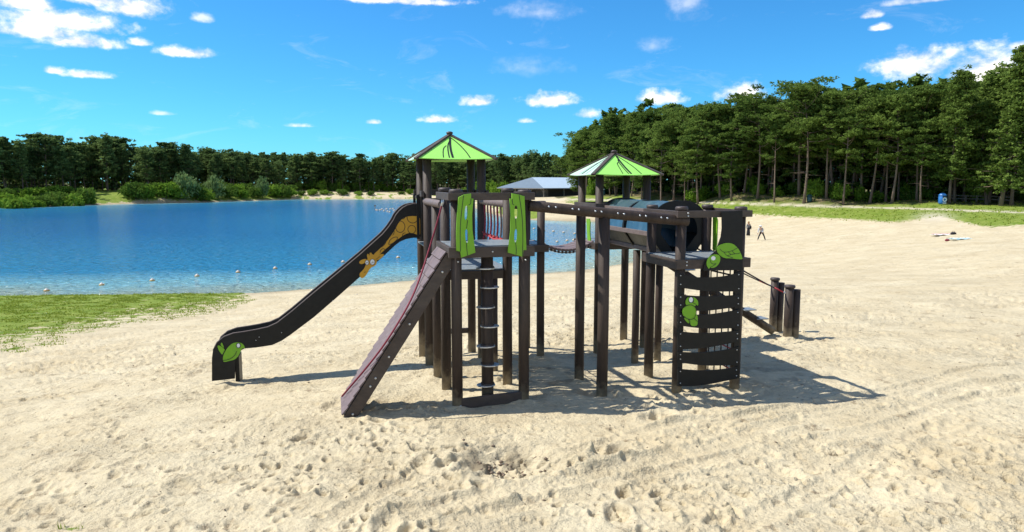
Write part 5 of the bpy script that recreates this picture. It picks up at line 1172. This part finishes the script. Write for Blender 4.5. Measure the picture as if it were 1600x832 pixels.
stand = dict(pelvis=(0, 0, .93), waist=(0, 0, 1.1), chest=(0, 0, 1.32), neck=(0, -.01, 1.47), head=(0, -.03, 1.56), crown=(0, -.03, 1.66), hipL=(.09, 0, .88), kneeL=(.1, -.05, .48), ankleL=(.1, .03, .08), toeL=(.1, -.11, .03), hipR=(-.09, 0, .88), kneeR=(-.1, .02, .48), ankleR=(-.1, .14, .09), toeR=(-.1, .02, .03),
             shoL=(.18, 0, 1.38), elbL=(.25, .03, 1.12), wriL=(.24, -.08, .9), palmL=(.24, -.12, .83), shoR=(-.18, 0, 1.38), elbR=(-.27, .02, 1.12), wriR=(-.3, -.06, .88), palmR=(-.31, -.09, .8))
pz1 = dict(j=stand, top=M['cloth_grey'], skirt=True, cap=False)
wide = dict(stand); wide.update(pelvis=(0, 0, .86), waist=(-.06, -.03, 1.02), chest=(-.12, -.1, 1.22), neck=(-.15, -.16, 1.35), head=(-.17, -.2, 1.43), crown=(-.17, -.22, 1.52), hipL=(.09, 0, .82), kneeL=(.26, -.02, .46), ankleL=(.4, .06, .08), toeL=(.44, -.07, .03), hipR=(-.09, 0, .82), kneeR=(-.27, -.1, .46), ankleR=(-.36, .0, .08), toeR=(-.42, -.13, .03),
            shoL=(.06, -.1, 1.27), elbL=(.1, -.2, 1.02), wriL=(.0, -.3, .86), palmL=(-.03, -.33, .8), shoR=(-.3, -.1, 1.27), elbR=(-.38, -.2, 1.02), wriR=(-.42, -.28, .8), palmR=(-.43, -.3, .73))
pz2 = dict(j=wide, top=M['cloth_light'], skirt=False, cap=True)
pa_ = person(1169, 369.6, pz1, R(25), 'person in grey top and long black skirt standing on the sand')
pb_ = person(1189.5, 376.5, pz2, R(-8), 'person in white cap, pale top and black leggings striding on the sand')
sb2 = MB().lathe((0, 0, 0), [(.09, 0), (.13, .08), (.13, .28), (.08, .36)], 12).build('shoulder_bag', M['cloth_black']); sb2.location = pa_.location + Vector((.24, .05, .82)); sb2.scale = (1, .6, 1)
MB().tube([(.06, 0, .34), (0.02, 0, .46), (-.08, 0, .55)], .016, 6).build('strap', M['cloth_black'], sb2)
tag(sb2, 'black shoulder bag hanging from the person in the long skirt', 'bag')

# ------------------------------------------------------------------ grass blades and clods on the sand
def grass_blades(name, n, region, hmin, hmax, label, wid=.012):
    xs, ys = [], []
    X = rng.uniform(region[0], region[1], n * 8); Y = rng.uniform(region[2], region[3], n * 8)
    zt = tz(X, Y); g = ground_masks(X, Y, zt)[0]; cl = fbm(X / .5, Y / .5, 77, 3)
    k = np.where((g > .12) & (rng.random(len(X)) < g * sst(.36, .6, cl)))[0][:n]; X, Y = X[k], Y[k]
    z = tz(X, Y) + micro(X, Y, zt[k]) * (1 - .5 * g[k]) - .01; h = (hmin + (hmax - hmin) * rng.random(len(k)) ** 2)
    a = rng.random(len(k)) * 6.283; w = wid * (1 + .05 * Y)
    dx, dy = np.cos(a) * w, np.sin(a) * w; lx, ly = rng.normal(size=len(k)) * h * .4, rng.normal(size=len(k)) * h * .4
    v = np.stack([np.stack([X - dx, Y - dy, z], 1), np.stack([X + dx, Y + dy, z], 1), np.stack([X + lx, Y + ly, z + h], 1)], 1).reshape(-1, 3)
    me = np_mesh(name, v, np.arange(len(v)).reshape(-1, 3), M['grass']); tag(link_mesh(name, me), label, 'grass', kind='stuff')
grass_blades('grass', 60000, (-34, -4, 12.5, 46), .02, .09, 'short patchy grass growing through the sand at left')
grass_blades('grass', 4000, (-6, -3, 5.6, 7.2), .03, .11, 'small grass tuft in the sand at the bottom left', .006)
grass_blades('grass', 6000, (8, 80, 60, 118), .05, .2, 'rough grass on the bank below the right-hand wood', .02)
def clods(name, n, cx, cy, spread, smin, smax, m, label):
    V_, F_ = [], []; base = np.array([(1, 0, 0), (-1, 0, 0), (0, 1, 0), (0, -1, 0), (0, 0, .7), (0, 0, -.5)], float); tf = np.array([(0, 2, 4), (2, 1, 4), (1, 3, 4), (3, 0, 4), (2, 0, 5), (1, 2, 5), (3, 1, 5), (0, 3, 5)])
    for i in range(n):
        x, y = cx + rng.normal() * spread, cy + rng.normal() * spread; s = smin + (smax - smin) * rng.random() ** 3
        zz = float(tz(np.array([x]), np.array([y]))[0] + micro(np.array([x]), np.array([y]), np.array([0.]))[0])
        V_.append(base * s * (0.6 + .8 * rng.random((6, 3))) + np.array([x, y, zz + s * .2])); F_.append(tf + 6 * i)
    tag(link_mesh(name, np_mesh(name, np.concatenate(V_), np.concatenate(F_), M[m])), label, 'sand clods', kind='stuff')
clods('sand_clods', 90, PIT.x - .1, PIT.y + .02, .24, .008, .04, 'clod', 'dark damp sand clods around the dug hole')

def debris(name, n, label):
    X = rng.uniform(-9, 12, n * 3); Y = 5.8 + 22 * rng.random(n * 3) ** 1.6; k = np.abs(X / Y) < .8; X, Y = X[k][:n], Y[k][:n]; n = len(X)
    zz = tz(X, Y) + micro(X, Y, 0 * X); base = np.array([(1, 0, 0), (-1, 0, 0), (0, .5, 0), (0, -.5, 0), (0, 0, .45), (0, 0, -.4)], float)
    tf = np.array([(0, 2, 4), (2, 1, 4), (1, 3, 4), (3, 0, 4), (2, 0, 5), (1, 2, 5), (3, 1, 5), (0, 3, 5)])
    sz = (.006 + .016 * rng.random(n) ** 3) * (1 + Y * .03); a = rng.random(n) * 6.28; ca, sa = np.cos(a), np.sin(a)
    P = base[None] * sz[:, None, None] * (.6 + .9 * rng.random((n, 6, 3)))
    Q = np.stack([P[..., 0] * ca[:, None] - P[..., 1] * sa[:, None], P[..., 0] * sa[:, None] + P[..., 1] * ca[:, None], P[..., 2]], -1) + np.stack([X, Y, zz + .003], 1)[:, None]
    tag(link_mesh(name, np_mesh(name, Q.reshape(-1, 3), (tf[None] + 6 * np.arange(n)[:, None, None]).reshape(-1, 3), M['clod'])), label, 'debris', kind='stuff')
debris('beach_debris', 900, 'small bark chips and dark bits scattered over the sand')
